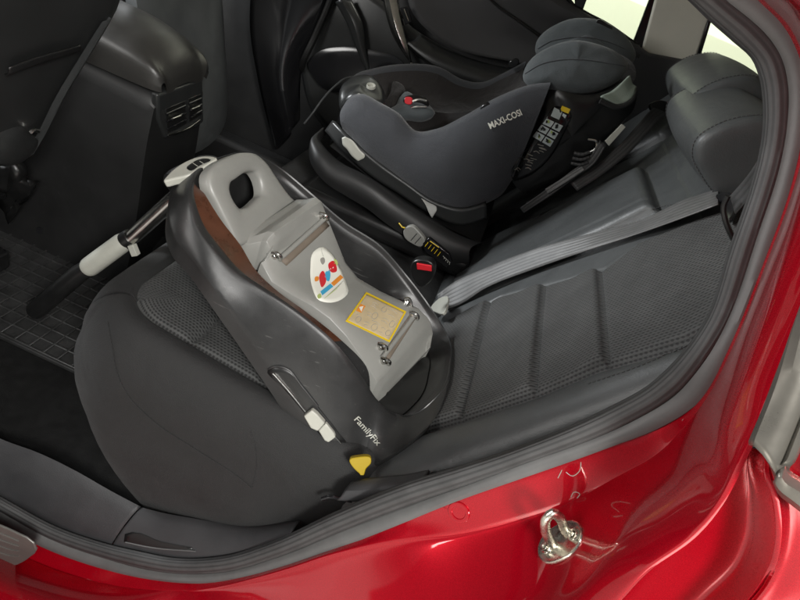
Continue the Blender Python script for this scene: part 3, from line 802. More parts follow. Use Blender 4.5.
# lower outer anchor by the seat side
anc = thing('belt_anchor', 'dark grey belt anchor strap lying between seat side and door trim', 'seat belt', pt(368, 487, Y=.09))
bm = bmesh.new(); loft([[pt(x, y, Y=.098) for x, y in ((352,484),(368,480),(385,478),(408,476),(430,472))], [pt(x, y, Y=.080) for x, y in ((345,492),(360,490),(380,488),(400,486),(425,480))], [pt(x, y, Y=.076) for x, y in ((338,499),(356,500),(378,497),(392,492),(420,486))]], 24, 4, bm=bm, smooth_across=True)
link('strap', bm, M['trim'], anc, solid=.004)
bm = bmesh.new(); tube(bm, [pt(x, y, Y=.085) for x, y in ((322,499),(330,497),(342,499),(352,501))], [.0035, .004, .005, .003], 8, n=14); link('bolt', bm, M['gloss'], anc)
# middle buckle with its red push button
buck = thing('belt_buckle', 'black seat belt buckle with a red button between the seat halves', 'buckle', pt(425, 274, Y=.60))
bc = pt(424, 275, Y=.60); ex = (pt(432,269,Y=.60)-pt(415,266,Y=.60)).normalized()
def slabpx(P, Y, th, smooth=0, bm=None):
    bm = bm or bmesh.new(); slab(bm, [pt(x, y, Y=Y) for x, y in P], th, smooth=smooth); return bm
link('housing', slabpx([(413,262),(418,260),(433,264),(434.5,271),(428,284),(420,287),(414,281)], .602, .025, 30), M['black'], buck, bevel=.003)
link('button', slabpx([(416.5,263.5),(431.5,266),(431.5,271.5),(417,269.5)], .598, .006), M['redp'], buck, bevel=.001)
# ------------------------------------------------------------------ seat base on the near seat
base = thing('carrier_dock', 'black and grey child seat base with a chrome support leg on the near seat', 'seat base', (-.25, .36, .38))
RT = [(222,157,.38),(205,165,.32),(192,182,.26),(190,203,.215),(196,224,.20),(215,250,.19),(237,272,.19),(260,287,.19),(290,307,.19),(333,343,.19),(360,377,.20),(380,403,.225),(398,415,.25),(418,413,.305),(438,396,.37),(451,362,.44),(447,333,.48),(432,309,.505),(405,273,.515),(380,245,.53),(345,222,.53),(310,192,.53),(276,165,.51),(247,152,.455)]
OBt = [(178,180,.38),(172,188,.31),(168,206,.26),(169,226,.215),(176,242,.19),(192,260,.175),(215,292,.16),(240,328,.158),(270,372,.155),(306,424,.15),(338,455,.15),(358,468,.16),(378,462,.185),(405,446,.24),(430,424,.31)]
def P3(L): return [pt(x, y, Y=d) for x, y, d in L]
rt = P3(RT); ob = P3(OBt)
far_off = Vector((.004, .022, -.13))
for k in range(len(OBt), len(RT)): ob.append(rt[k]+far_off+(Vector((.02, 0, 0)) if k < 17 else Vector((0, 0, 0))))
def clear(p, gap):
    for _ in range(60):
        q = p-OB; s = q.dot(EB)
        if q.dot(NBK)-h0(s)-.012 >= gap: break
        p = p+(CAM-p)*.008
    return p
rt = [clear(p, .012) for p in rt]; ob = [clear(p, .006) for p in ob]
cen = sum(rt, Vector())/len(rt)
# keep the base inside the backrest line
IN_PX = [(203,186,.04),(206,196,.04),(221,220,.05),(241,246,.06),(254,268,.05),(275,289,.035),(305,311,.028),(341,340,.022),(366,366,.022)]
ins = []; low = []
for k, p in enumerate(rt):
    q = cen-p; q.z = 0; dirc = Vector((0, 1, 0)) if 3 <= k <= 10 else (Vector((0, -1, 0)) if 17 <= k <= 21 else q.normalized())
    ins.append(p+dirc*(.022 if 3 <= k <= 10 else .012)+Vector((0, 0, -.022 if 3 <= k <= 10 else -.010)))
    if 2 <= k <= 10: x_, y_, dy_ = IN_PX[k-2]; ins[-1] = pt(x_, y_, Y=RT[k][2]+dy_)
    low.append((ins[-1] if 2 <= k <= 10 else p)+dirc*(.012 if 3 <= k <= 10 else .030)+Vector((0, 0, (-.10 if k < 10 else -.15) if k < 10 or k > 18 else -.045)))
low = [clear(p, .012) for p in low]
NR = 150
RTc, OBc, INc, LOc = (cr(c, NR, True) for c in (rt, ob, ins, low))
# outer shell: from the bottom edge up over the ridge
def outn(i): 
    d = RTc[i]-cen; d.z = 0; return d.normalized()
rows = [[p+Vector((0, 0, -.03)) for p in OBc]]
for t, b in ((0, 0), (.06, .004), (.2, .007), (.5, .007), (.8, .005), (.94, .003), (.98, .0015), (1.0, 0)):
    rows.append([OBc[i].lerp(RTc[i], t)+outn(i)*b*.6+Vector((0, 0, b*.5)) for i in range(NR)])
rows.append([RTc[i].lerp(INc[i], .12)+Vector((0, 0, .002)) for i in range(NR)])
rows.append([RTc[i].lerp(INc[i], .24)+Vector((0, 0, .0005)) for i in range(NR)])
bm = bmesh.new(); grid(bm, rows, closed=True)
shell = link('shell', bm, M['shell'], base, smooth=32)
# inner face of the rim: near side painted brown for a warm reflection, black elsewhere
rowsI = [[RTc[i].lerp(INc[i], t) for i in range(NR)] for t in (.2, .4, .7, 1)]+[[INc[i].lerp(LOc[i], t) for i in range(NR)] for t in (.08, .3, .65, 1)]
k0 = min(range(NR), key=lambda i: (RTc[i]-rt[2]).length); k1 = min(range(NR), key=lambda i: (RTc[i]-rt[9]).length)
bm = bmesh.new(); grid(bm, [r[k0:k1+1] for r in rowsI]); link('rim_reflection', bm, M['brown'], base, smooth=50, label='inner face of the near rim with a warm reflection painted in brown')
bm = bmesh.new(); grid(bm, [r[k1:]+r[:k0+1] for r in rowsI]); link('inner_wall', bm, M['shell'], base, smooth=50)
bm = bmesh.new(); c0_ = sum(LOc, Vector())/NR+Vector((-.02, 0, -.11))
grid(bm, [[p.lerp(c0_, t)+Vector((0, 0, .004-.05*math.sin(t*math.pi))) for p in LOc] for t in (0, .12, .3, .6, .9, .99)], closed=True); link('tray', bm, M['black'], base, smooth=60)
SH = Surf(shell)

# grey carrier: handle plate, step, panel with hooks
zA, zB, zC = pt(215, 180, Y=.28), pt(245, 245, Y=.28), pt(295, 195, Y=.47)
nH = (zB-zA).cross(zC-zA).normalized(); nH = nH if nH.z > 0 else -nH
def onH(x, y, h=0): return pt(x, y, n=nH, d=nH.dot(zA)+h)
outer = [(240,244),(230,226),(219,204),(211,186),(210,175),(217,164),(230,156),(246,151.5),(259,154),(269,163),(277,175),(285,187),(294,198),(300,203)]
hole = [(232,188),(233,183),(239,178),(253,170.5),(257,171),(260,175),(264,188),(264,193),(260,198),(247,207),(242,207),(238,203)]
def plate_with_hole(bm, O, H, th, bev=.010):
    """ring-shaped plate: rows go round outer edge to hole edge"""
    n = 96
    a = cr([onH(*p) for p in O], n, True); b = cr([onH(*p) for p in H], n, True)
    ca = sum(b, Vector())/n
    # start both loops at the same bearing
    def ang(p): d = p-ca; u = (zB-zA).normalized(); v = nH.cross(u); return math.atan2(d.dot(v), d.dot(u))
    a.sort(key=ang); b.sort(key=ang)
    # resample by equal bearing is enough for a star-shaped plate
    A = cr(a, n, True); B = cr(b, n, True); A.sort(key=ang); B.sort(key=ang)
    rows = []
    for t, h in ((0, -th), (0, -bev), (.04, -bev*.35), (.12, -.0015), (.25, 0), (.5, .0), (.75, 0), (.87, -.002), (.95, -bev*.4), (1, -bev), (1, -th)):
        rows.append([A[i].lerp(B[i], t)+nH*h for i in range(n)])
    grid(bm, rows, closed=True); grid(bm, [rows[-1], rows[0]], closed=True)
bm = bmesh.new(); O2 = outer+[(285,215),(262,232)]
plate_with_hole(bm, O2, hole, .024); handle = link('handle', bm, M['basegrey'], base, smooth=60, label='rounded grey carrying handle with a square hole')
# body of the carrier as stations across (near bottom, near edge, ..., far edge, far bottom)
st = [((240,240,.29),(300,200,.465),0), ((248,243,.29),(309,200,.465),0), ((262,240,.30),(318,199,.47),.004), ((267,240,.30),(322,202,.47),.003), ((270,247,.30),(324,209,.472),0), ((262,262,.285),(329,222,.472),0),
      ((272,280,.28),(337,242,.472),0), ((292,293,.28),(345,262,.468),0), ((312,304,.28),(358,278,.465),0), ((330,317,.28),(382,292,.465),0), ((346,334,.28),(404,302,.468),0), ((362,356,.28),(418,308,.47),0), ((372,372,.28),(427,317,.472),0), ((377,380,.28),(430,322,.472),-.002), ((381,386,.29),(432,332,.470),-.004), ((386,391,.31),(430,345,.45),-.012)]
rows = []
for (a, b, lift_) in st:
    A, B = clear(pt(a[0], a[1], Y=a[2]), .03), clear(pt(b[0], b[1], Y=b[2]), .03); up = Vector((.12, 0, 1)).normalized()
    row = [A+Vector((0, -.004, -.06)), A+Vector((0, -.001, -.014)), A+Vector((0, .0015, -.004)), A+Vector((0, .006, .0))]
    for k in range(1, 12): row.append(A.lerp(B, k/12)+up*(.004+lift_))
    row += [B+Vector((0, -.006, 0)), B+Vector((0, -.0015, -.004)), B+Vector((0, .001, -.014)), B+Vector((0, .004, -.06))]
    rows.append(row)
cols = []
bm = bmesh.new()
dense = []
for j in range(len(rows)-1):
    for k in range(4): dense.append([rows[j][i].lerp(rows[j+1][i], k/4) for i in range(len(rows[0]))])
dense.append(rows[-1]); dense.append([p+Vector((-.01, 0, -.05)) for p in rows[-1]])
grid(bm, dense); carrier = link('carrier', bm, M['basegrey'], base, smooth=30, bevel=.002, solid=.003, label='grey carrier frame with stickers and metal hooks')
SC = Surf(carrier, handle)
# recessed pockets and metal bars
def hook(px, py, r=.007):
    q, n = SC.at(px, py, .002)
    bm = bmesh.new(); disc(bm, q, n, r, .006, 16, .8)
    u = Vector((1, .2, -.3)).normalized()
    tube(bm, [q+n*.004-u*.008, q+n*.010, q+n*.006+u*.008, q-n*.002+u*.013], .0036, 8, n=14)
    return bm
def bar(nm, a, b, r, h, ma):
    p, n = SC.at(a[0], a[1], h); q, n2 = SC.at(b[0], b[1], h); bm = bmesh.new(); tube(bm, [p, q], r, 12); return link(nm, bm, ma, base)
bm = bmesh.new(); SC.quad(bm, [(277,258),(322,217),(329,226),(286,266)], 8, 4, off=.0012); link('hook_recess', bm, M['pocket'], base, solid=.0005)
bm = bmesh.new(); SC.quad(bm, [(380,357),(412,311),(417,316),(386,364)], 4, 8, off=.0012); link('hook_recess', bm, M['pocket'], base, solid=.0005)
bar('cross_bar', (279,259), (324,218), .0048, .003, M['basegrey'])
bar('cross_bar', (381,358), (415,314), .0048, .003, M['basegrey'])
for p in ((274,256),(321,216),(380,347),(383,361),(406,304),(412,316)):
    link('hook', hook(*p), M['chrome'], base)
for A_, B_ in (((285,262),(295,257)), ((330,219),(335,223))):
    pass
# egg shaped sticker
bm = bmesh.new(); egg = [(313,252),(322,247),(331,253),(339,266),(346,283),(348,293),(341,300),(328,303),(318,300),(312,288),(310,268)]
SC.poly(bm, egg, off=.0008, smooth=40); st1 = link('egg_sticker', bm, M['white'], base, solid=.0003, label='white egg shaped sticker with red figures and a blue and orange bar')
def mark(parent, S, P, ma, name, off, smooth=0, quad=False):
    bm = bmesh.new()
    if quad: S.quad(bm, P, off=off)
    else: S.poly(bm, P, off=off, smooth=smooth or len(P)*4)
    if len(bm.faces) == 0: bm.free(); return None
    return link(name, bm, M[ma], parent)
def sub(o, p): reparent(o, p) if o else None
S2 = SC
def mk(*a, **k):
    par = a[0]; o = mark(None, *a[1:], **k)
    if o: reparent(o, par)
mk(st1, S2, [(320,292),(330,284),(333,287),(322,296)], 'blue', 'blue_bar', .0014, quad=True)
mk(st1, S2, [(330.5,283.6),(340,275),(343,278),(333.5,286.6)], 'orange', 'orange_bar', .0014, quad=True)
for P in ([(319.5,274),(322.5,271),(324.5,274),(325,284),(321.5,288),(319.5,283)], [(328,264),(333,261),(336,266),(336,272),(332,273),(328,268)]): mk(st1, S2, P, 'redp', 'red_figure', .0014)
mk(st1, S2, [(325,273),(328.5,270),(330,277),(328,282),(325.5,280)], 'blue', 'blue_figure', .0014)
mk(st1, S2, [(334,259),(336.5,261),(337,266),(334.5,265)], 'greenp', 'green_figure', .0014)
mk(st1, S2, [(315,277),(318,277),(318,281),(315,282)], 'orange', 'orange_figure', .0014)
mk(st1, S2, [(320,259),(323,257.5),(324.5,262),(322,265),(320.5,263)], 'greyp', 'grey_figure', .0014)
bm = bmesh.new(); tube(bm, SC.line([(321,249),(321.5,253),(323,257)], 8, .0014), .0004, 5); link('thin_line', bm, M['greyp'], None) and None
o = [x for x in bpy.data.objects if x.name.startswith('thin_line')][-1]; reparent(o, st1)
for k in range(4):
    bm = bmesh.new(); tube(bm, SC.line([(324+k*1.6, 299-k*.2-k*1.2), (337+k*2.0, 289-k*2.6)], 8, .0013), .00035, 5); o = link('text_line', bm, M['greenp' if k < 2 else 'greyp'], None); reparent(o, st1)
mk(st1, S2, [(317,296),(320,294),(321,298),(318,299)], 'greenp', 'green_figure', .0014)
# yellow framed instruction sticker
q4 = [(366,292.5),(406,312),(389,342.5),(345,321.5)]
def inq(u, v): return tuple((1-u)*(1-v)*q4[0][i]+u*(1-v)*q4[1][i]+u*v*q4[2][i]+(1-u)*v*q4[3][i] for i in (0, 1))
def subq(u0, v0, u1, v1): return [inq(u0, v0), inq(u1, v0), inq(u1, v1), inq(u0, v1)]
bm = bmesh.new(); SC.quad(bm, q4, 10, 10, off=.0009); st2 = link('instruction_sticker', bm, M['beigest'], base, solid=.0003, label='beige instruction sticker with a yellow border and grey drawings')
for a in ((0, 0, 1, .05), (0, .95, 1, 1), (0, .05, .035, .95), (.965, .05, 1, .95)): mk(st2, SC, subq(*a), 'yellow', 'border', .0015, quad=True)
mk(st2, SC, subq(.05, .37, .17, .60), 'orange', 'warning_sign', .0015, quad=True)
def inner(P, c, f): return [(c[0]+(x-c[0])*f, c[1]+(y-c[1])*f) for x, y in P]
tri = [inq(.06, .48), inq(.13, .40), inq(.16, .57)]; bm = bmesh.new(); SC.poly(bm, tri, off=.0019, smooth=0); o = link('warning_triangle', bm, M['white'], None); reparent(o, st2)
# ring drawings and little lines
def ringmark(u, v, ru, rv):
    bm = bmesh.new(); L = SC.line([inq(u+ru*math.cos(t), v+rv*math.sin(t)) for t in [i*math.pi/8 for i in range(17)]], 30, .0013)
    tube(bm, L, .00055, 5); o = link('drawn_ring', bm, M['greyp'], None); reparent(o, st2)
for u, v, a, b in ((.45, .50, .055, .10), (.20, .80, .05, .09), (.57, .80, .06, .10), (.86, .50, .05, .10), (.88, .78, .05, .08), (.55, .22, .05, .08)): ringmark(u, v, a, b)
for k, (u, v, w_) in enumerate(((.25, .18, .14), (.26, .24, .10), (.25, .30, .16), (.62, .16, .22), (.66, .30, .18), (.28, .50, .10), (.30, .58, .08), (.62, .46, .16), (.62, .55, .14), (.34, .78, .12), (.36, .86, .10), (.70, .72, .10), (.70, .86, .12), (.45, .66, .2), (.10, .70, .08))):
    bm = bmesh.new(); tube(bm, SC.line([inq(u, v), inq(u+w_*.5, v-.02), inq(u+w_, v+.01)], 8, .0013), .0005, 5); o = link('drawn_line', bm, M['greyp'], None); reparent(o, st2)
# lettering and the slide on the near side
text_on('lettering', 'FamilyFix', SH, (352,421), (376,447.5), 8.5, M['palegrey'], base, off=.001, up=(.74, -.62), bold=.008)
bm = bmesh.new(); SH.poly(bm, [(268,369),(276,366),(286,368),(302,386),(322,412),(338,432),(346,444),(340,448),(322,436),(304,412),(284,388)], off=.0015, smooth=60); slot = link('slide_recess', bm, M['black'], base, solid=.0006, soff=1)
bm = bmesh.new(); tube(bm, SH.line([(274,372),(290,390),(306,410)], 24, .003), .0028, 8, flat=(1, .6)); link('slide_rail', bm, M['chrome'], base)
bm = bmesh.new(); tube(bm, SH.line([(268,369),(276,366),(286,368),(302,386),(318,406)], 24, .0016), .0012, 6); link('slide_edge', bm, M['shell'], base)
def block(P, h, ma, nm, S, smooth=0):
    q = [S.at(x, y, .0)[0] for x, y in P]; n = S.at(sum(p[0] for p in P)/len(P), sum(p[1] for p in P)/len(P), 0)[1]
    bm = bmesh.new(); slab(bm, [p+n*h for p in q], h+.006, n=n, smooth=smooth)
    return link(nm, bm, M[ma], base, bevel=.0022, bseg=3)
block([(305,413),(313,407),(318,411),(326,420),(319,428),(312,425)], .011, 'palegrey', 'slide_button', SH)
block([(319,428),(326.5,420.5),(335,431),(336,435),(329,440),(325,438)], .009, 'palegrey', 'slide_button', SH)
bm = bmesh.new(); tube(bm, SH.line([(335,436),(343,445)], 8, .002), .0016, 6); link('slide_pin', bm, M['chrome'], base)
bm = bmesh.new(); slab(bm, [pt(x, y, Y=d) for x, y, d in ((350,459,.112),(356,457.5,.115),(371,459,.118),(371,463,.116),(366,469,.112),(363,476,.108),(361,475,.106))], .012, smooth=30)
link('latch_indicator', bm, M['flag'], base, bevel=.0015, label='yellow latch flag at the foot of the base')
# chrome support leg
leg0, leg1, leg2, leg3 = pt(203, 173, Y=.40), pt(132, 239, Y=.395), pt(96, 262, Y=.39), pt(38, 309, Y=.385)
bm = bmesh.new(); rA = .0155; tube(bm, [leg0, leg1+(leg2-leg1)*.15], rA, 24); leg = link('support_leg', bm, M['chrome'], base)
bm = bmesh.new(); ax = (leg2-leg1).normalized()
bb = pt(126, 240, Y=.393); cc = pt(88, 268, Y=.39)
tube(bm, [bb, bb.lerp(cc, .04), bb.lerp(cc, .1), bb.lerp(cc, .9), bb.lerp(cc, .97), cc], [.017, .0185, .0200, .0210, .0205, .019], 24); o = link('collar', bm, M['palegrey'], None, smooth=50); reparent(o, leg)
bm = bmesh.new(); tube(bm, [bb-ax*.016, bb-ax*.012, bb+ax*.004], [.0165, .0175, .0175], 24); o = link('collar_ring', bm, M['black'], None); reparent(o, leg)
bm = bmesh.new(); tube(bm, [cc-ax*.004, cc+ax*.03, leg3, leg3+ax*.012, leg3+ax*.014], [.0175, .0195, .021, .020, .012], 20); o = link('foot', bm, M['black'], None, smooth=40); reparent(o, leg)
bm = bmesh.new(); box(bm, pt(134,250,Y=.38), (.006, 0, -.010), (0, .006, 0), (.006, 0, .004)); o = link('catch', bm, M['palegrey'], None, bevel=.001); reparent(o, leg)
bm = bmesh.new(); pillow(bm, [pt(x, y, Y=d) for x, y, d in ((163,180,.37),(172,188,.34),(186,190,.33),(200,182,.36),(216,168,.40),(222,160,.43),(208,158,.43),(190,166,.41))], .02, .05, n=36); link('leg_joint', bm, M['shell'], base, smooth=60)
bm = bmesh.new(); slab(bm, [pt(x, y, n=Vector((-.35,-.35,.87)), d=Vector((-.35,-.35,.87)).dot(pt(190, 170, Y=.30))) for x, y in ((163,181),(168,174),(182,163),(196,157),(208,155.5),(217,158),(205,166),(188,175),(172,179))], .014, smooth=40)
ind = link('leg_indicator', bm, M['palegrey'], base, bevel=.003, bseg=3, label='pale grey wedge with a dark display on top of the leg')
SI = Surf(ind)
bm = bmesh.new(); SI.poly(bm, [(187,169),(193,163),(206,159),(211,160),(200,166),(190,171)], off=.0008, smooth=30); link('display', bm, M['gloss'], base, solid=.0005)
for x in (195, 202):
    bm = bmesh.new(); tube(bm, SI.line([(x-2, 163.5-(x-195)*.25), (x+3, 167-(x-195)*.25)], 6, .0012), .0007, 5); link('display_line', bm, M['palegrey'], base)
# ------------------------------------------------------------------ child seat on the far seat
cs = thing('toddler_seat', 'blue grey toddler car seat with side wings and a sticker on the far rear seat', 'child seat', (-.2, 1.05, .42))
def P3(L, Y=None): return [pt(p[0], p[1], Y=p[2] if len(p) > 2 else Y) for p in L]
# base tray with its raised lip
lipT = [(320,130,.93),(311,141,.86),(318,153,.83),(332,168,.82),(352,177,.82),(372,188,.82),(392,203,.82),(422,223,.82),(448,240,.83),(470,249,.84)]
lipI = [(326,128,.95),(320,140,.885),(328,151,.86),(342,163,.855),(360,172,.855),(380,184,.855),(402,200,.855),(432,219,.855),(462,236,.865),(482,243,.875)]
lipB = [(318,142,.95),(309,152,.87),(312,166,.83),(326,183,.815),(346,196,.815),(366,208,.815),(388,225,.815),(418,244,.815),(444,262,.825),(468,270,.84)]
inr = [(p+Vector((0, .02, -.02))) for p in P3(lipI)]
bm, V = loft([P3(lipB), [a.lerp(b, .5)+Vector((0, -.006, .003)) for a, b in zip(P3(lipB), P3(lipT))], P3(lipT), [a.lerp(b, .5)+Vector((0, 0, .005)) for a, b in zip(P3(lipT), P3(lipI))], P3(lipI), inr], 70, 3, smooth_across=True)
tray = link('tray', bm, M['dark'], cs, smooth=60)
tb = [pt(330,146,Y=.9), pt(345,158,Y=.88), pt(375,182,Y=.88), pt(405,203,Y=.88), pt(440,224,Y=.88), pt(480,243,Y=.88)]
bm, V = loft([[p+Vector((0, 0, .0)) for p in tb], [p+Vector((0, .18, .02)) for p in tb], [p+Vector((0, .36, .0)) for p in tb], [p+Vector((0, .37, -.12)) for p in tb]], 30, 6)
link('tray_floor', bm, M['dark'], cs, smooth=60)
bm = bmesh.new(); aabb(bm, -.47, .02, .83, 1.24, .36, .42); link('base_block', bm, M['black'], cs, bevel=.02, bseg=3)
# swivel foot between tray and shell
fb = [(330,132,.92),(343,146,.89),(372,172,.885),(400,190,.885),(432,210,.885),(462,222,.89),(486,214,.9)]
ft = [(338,122,.92),(350,134,.89),(380,160,.88),(408,180,.88),(436,199,.88),(462,206,.885),(486,200,.89)]
bm, V = loft([P3(fb), P3(ft)], 50, 5); link('swivel_foot', bm, M['doorp'], cs, solid=.02, soff=1)
# shell: near wall, rim, inside, far rim as one upholstered tub
c0 = P3([(346,133,.90),(367,158,.885),(392,175,.88),(415,193,.88),(437,206,.88),(462,211,.885),(485,204,.89),(500,196,.90),(512,180,.90)])
c2 = P3([(341,110,.885),(346,103,.88),(356,101,.875),(374,109,.87),(393,120,.87),(414,137.5,.87),(437,135.5,.87),(464,123,.87),(502,102,.875),(530,92,.885),(549,88,.895)])
c3 = P3([(347,103,.915),(352,97,.91),(362,95,.905),(379,103,.90),(398,114,.90),(416,132,.90),(437,129.5,.90),(463,117,.90),(500,96.5,.905),(529,86,.915),(549,83,.93)])
c5 = P3([(352,96,1.05),(368,96,1.05),(392,101,1.05),(420,109,1.05),(450,113,1.05),(485,107,1.05),(515,90,1.05),(532,72,1.05)])
c7 = P3([(352,88,1.19),(360,80,1.19),(374,75,1.19),(402,71,1.19),(436,73.5,1.19),(460,86,1.19),(478,89,1.19),(500,80,1.19),(524,68,1.19)])
c8 = P3([(346,84,1.22),(354,76,1.22),(372,70,1.22),(402,65.5,1.22),(440,69,1.22),(463,81.5,1.22),(480,84,1.22),(502,75,1.22),(524,63,1.22)])
NS = 90
K0, K2, K3, K5, K7, K8 = (cr(c, NS) for c in (c0, c2, c3, c5, c7, c8))
rows = []
for t in (0, .06, .2, .4, .6, .8, .94, 1):
    rows.append([a.lerp(b, t)+Vector((0, -1, .1))*.026*(4*t*(1-t))**.8 for a, b in zip(K0, K2)])
bm = bmesh.new(); grid(bm, [[p+Vector((0, .02, -.004)) for p in K0]]+rows); outer_fab = link('side_cover', bm, M['csfab'], cs, smooth=70, label='blue grey fabric side of the child seat')
bm = bmesh.new(); grid(bm, [[a.lerp(b, t)+Vector((0, 0, 1))*.008*(4*t*(1-t))**.6 for a, b in zip(K2, K3)] for t in (0, .1, .3, .5, .7, .9, 1)]); link('rim_binding', bm, M['csfab'], cs, smooth=70)
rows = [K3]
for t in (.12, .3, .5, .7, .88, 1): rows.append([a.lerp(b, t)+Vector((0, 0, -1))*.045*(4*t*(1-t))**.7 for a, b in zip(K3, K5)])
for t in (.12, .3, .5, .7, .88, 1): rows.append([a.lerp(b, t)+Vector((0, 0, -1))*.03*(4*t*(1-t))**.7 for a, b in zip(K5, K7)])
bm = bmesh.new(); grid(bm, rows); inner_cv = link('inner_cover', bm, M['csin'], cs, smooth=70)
rows = [[a.lerp(b, t)+Vector((0, 0, 1))*.010*(4*t*(1-t))**.6 for a, b in zip(K7, K8)] for t in (0, .1, .3, .5, .7, .9, 1)]
rows += [[p+Vector((0, .03, -.06)) for p in K8], [p+Vector((0, .02, -.2)) for p in K8]]
bm = bmesh.new(); grid(bm, rows); link('side_cover', bm, M['csfab'], cs, smooth=70)
# near rim seam at the dip
S_o = Surf(outer_fab, *[o for o in cs.children if o.name.startswith('rim_binding')])
S_i = Surf(inner_cv)
# front edge hump with harness adjuster
bm = bmesh.new(); pillow(bm, P3([(340,108,.92),(339,96,.95),(344,85,1.02),(355,78,1.06),(369,77,1.06),(380,84,1.02),(385,97,.97),(383,107,.93),(372,105,.91),(358,99,.90),(347,101,.90)]), .022, .05, n=44)
hump = link('front_pad', bm, M['doorp'], cs, smooth=70); SHP = Surf(hump)
q, n = SHP.at(371, 87, 0); bm = bmesh.new(); disc(bm, q, n, .012, .006, 20); link('adjuster_button', bm, M['palegrey'], cs)
q, n = SHP.at(359, 96, 0); bm = bmesh.new(); disc(bm, q, n, .006, .003, 12); link('rivet', bm, M['palegrey'], cs)
bm = bmesh.new(); tube(bm, P3([(357,76.5,1.05),(346,78,1.04),(335,86,1.02),(322,100,.99),(312,114,.97),(304,124,.95)]), .0045, 8, n=30, flat=(1, .5)); link('pull_strap', bm, M['doorp'], cs)
# crotch pad and harness buckle
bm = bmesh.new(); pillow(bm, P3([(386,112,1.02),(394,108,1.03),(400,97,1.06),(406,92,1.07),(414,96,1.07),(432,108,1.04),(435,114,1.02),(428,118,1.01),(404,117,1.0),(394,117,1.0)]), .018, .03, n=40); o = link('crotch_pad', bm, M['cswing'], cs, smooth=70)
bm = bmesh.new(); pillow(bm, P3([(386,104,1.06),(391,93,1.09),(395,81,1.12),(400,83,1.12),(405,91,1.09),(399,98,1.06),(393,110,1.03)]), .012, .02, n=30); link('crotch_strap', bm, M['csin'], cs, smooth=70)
bm = bmesh.new(); slab(bm, P3([(404,97,1.03),(411,94.5,1.035),(425,97,1.04),(429,103,1.03),(427,109,1.02),(409,110,1.015),(404,105,1.02)]), .02, smooth=36); hb = link('harness_buckle', bm, M['gloss'], cs, bevel=.004, bseg=3)
bm = bmesh.new(); slab(bm, P3([(405,97.5,1.012),(412,98,1.012),(411,104,1.008),(405,103,1.008)]), .008, smooth=20); o = link('red_button', bm, M['redp'], None, bevel=.001); reparent(o, hb)
for P in ([(412,101,1.015),(419,99.5,1.02),(427,101,1.02)], [(411,108,1.008),(419,107,1.012),(426,107,1.015)]):
    bm = bmesh.new(); tube(bm, P3(P), .003, 8, n=12); o = link('metal_tongue', bm, M['chrome'], None); reparent(o, hb)
for x, y, Y in ((485,108,.90),(513,63.5,1.20)):
    bm = bmesh.new(); c = pt(x, y, Y=Y); slab(bm, P3([(x-5,y+4,Y-.02),(x-3,y-2,Y-.02),(x+3,y-5,Y-.02),(x+6,y-3,Y-.02),(x+4,y+2,Y-.02),(x-1,y+4.5,Y-.02)]), .014, smooth=24); link('strap_clip', bm, M['gloss'], cs, bevel=.002)
# head wings
def wing(P, f, b): 
    bm = bmesh.new(); pillow(bm, P3(P), f, b, n=56, rings=10); return link('head_wing', bm, M['cswing'], cs, smooth=75)
w2 = wing([(536,54,1.13),(536,43,1.15),(543,33,1.17),(554,25.5,1.18),(568,20.5,1.19),(584,19.5,1.19),(600,22,1.19),(616,29,1.19),(629,40,1.18),(636,56,1.16),(630,66,1.14),(610,58,1.13),(580,52,1.12),(556,52,1.12)], .03, .05)
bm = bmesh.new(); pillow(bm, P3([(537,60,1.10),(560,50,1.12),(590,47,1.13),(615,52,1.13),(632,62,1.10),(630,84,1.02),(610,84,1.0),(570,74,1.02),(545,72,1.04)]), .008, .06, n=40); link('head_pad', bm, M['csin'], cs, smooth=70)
w1 = wing([(523,80,.93),(525,68,.95),(532,58,.97),(545,49,.98),(560,43.5,.99),(576,41.5,.99),(592,44,1.0),(608,49,1.0),(621,55.5,1.0),(628,64,.99),(625,74,.97),(613,84.5,.95),(600,90,.94),(585,93,.93),(565,91,.92),(545,88,.92),(530,86.5,.92)], .035, .05)
SW = Surf(w1); bm = bmesh.new(); L = SW.line([(525,74),(540,65),(562,60),(585,60),(606,63),(625,66)], 40, .0006); tube(bm, L, .0011, 6); o = link('seam', bm, M['csfab'], None); reparent(o, w1)
SW2 = Surf(w2); bm = bmesh.new(); L = SW2.line([(538,49),(550,42),(570,38),(590,38),(608,42),(625,49)], 40, .0006); tube(bm, L, .0011, 6); o = link('seam', bm, M['csfab'], None); reparent(o, w2)
bm = bmesh.new(); slab(bm, P3([(597,20,1.16),(608,24,1.16),(613,28,1.16),(611,32,1.16),(600,27,1.16),(596,24,1.16)]), .01, smooth=20); link('wing_clip', bm, M['black'], cs, bevel=.002)
# black back shell, pale foam liner, clips
bm = bmesh.new(); pillow(bm, P3([(549,86,.93),(560,90,.92),(585,95,.92),(608,90,.93),(626,82,.95),(637,92,.97),(634,108,.97),(622,124,.96),(600,145,.95),(576,168,.94),(545,187,.93),(524,192,.92),(512,181,.91),(520,160,.90),(534,130,.90),(543,108,.91)]), .02, .05, n=60); back = link('back_shell', bm, M['black'], cs, smooth=70)
bm = bmesh.new(); loft([P3([(600,97,.885),(610,92,.90),(621,83,.91),(628,76,.93)]), P3([(607,101,.885),(618,99,.90),(627,93,.91),(631,85,.93)]), P3([(616,105,.89),(626,103,.90),(632,97,.91),(635,88,.93)])], 24, 4, bm=bm, smooth_across=True); link('foam_liner', bm, M['foam'], cs, solid=.006)
bm = bmesh.new(); tube(bm, P3([(600,101,.88),(616,107,.885),(630,102,.90),(636,90,.925)]), .006, 8, n=24); link('liner_edge', bm, M['dark'], cs)
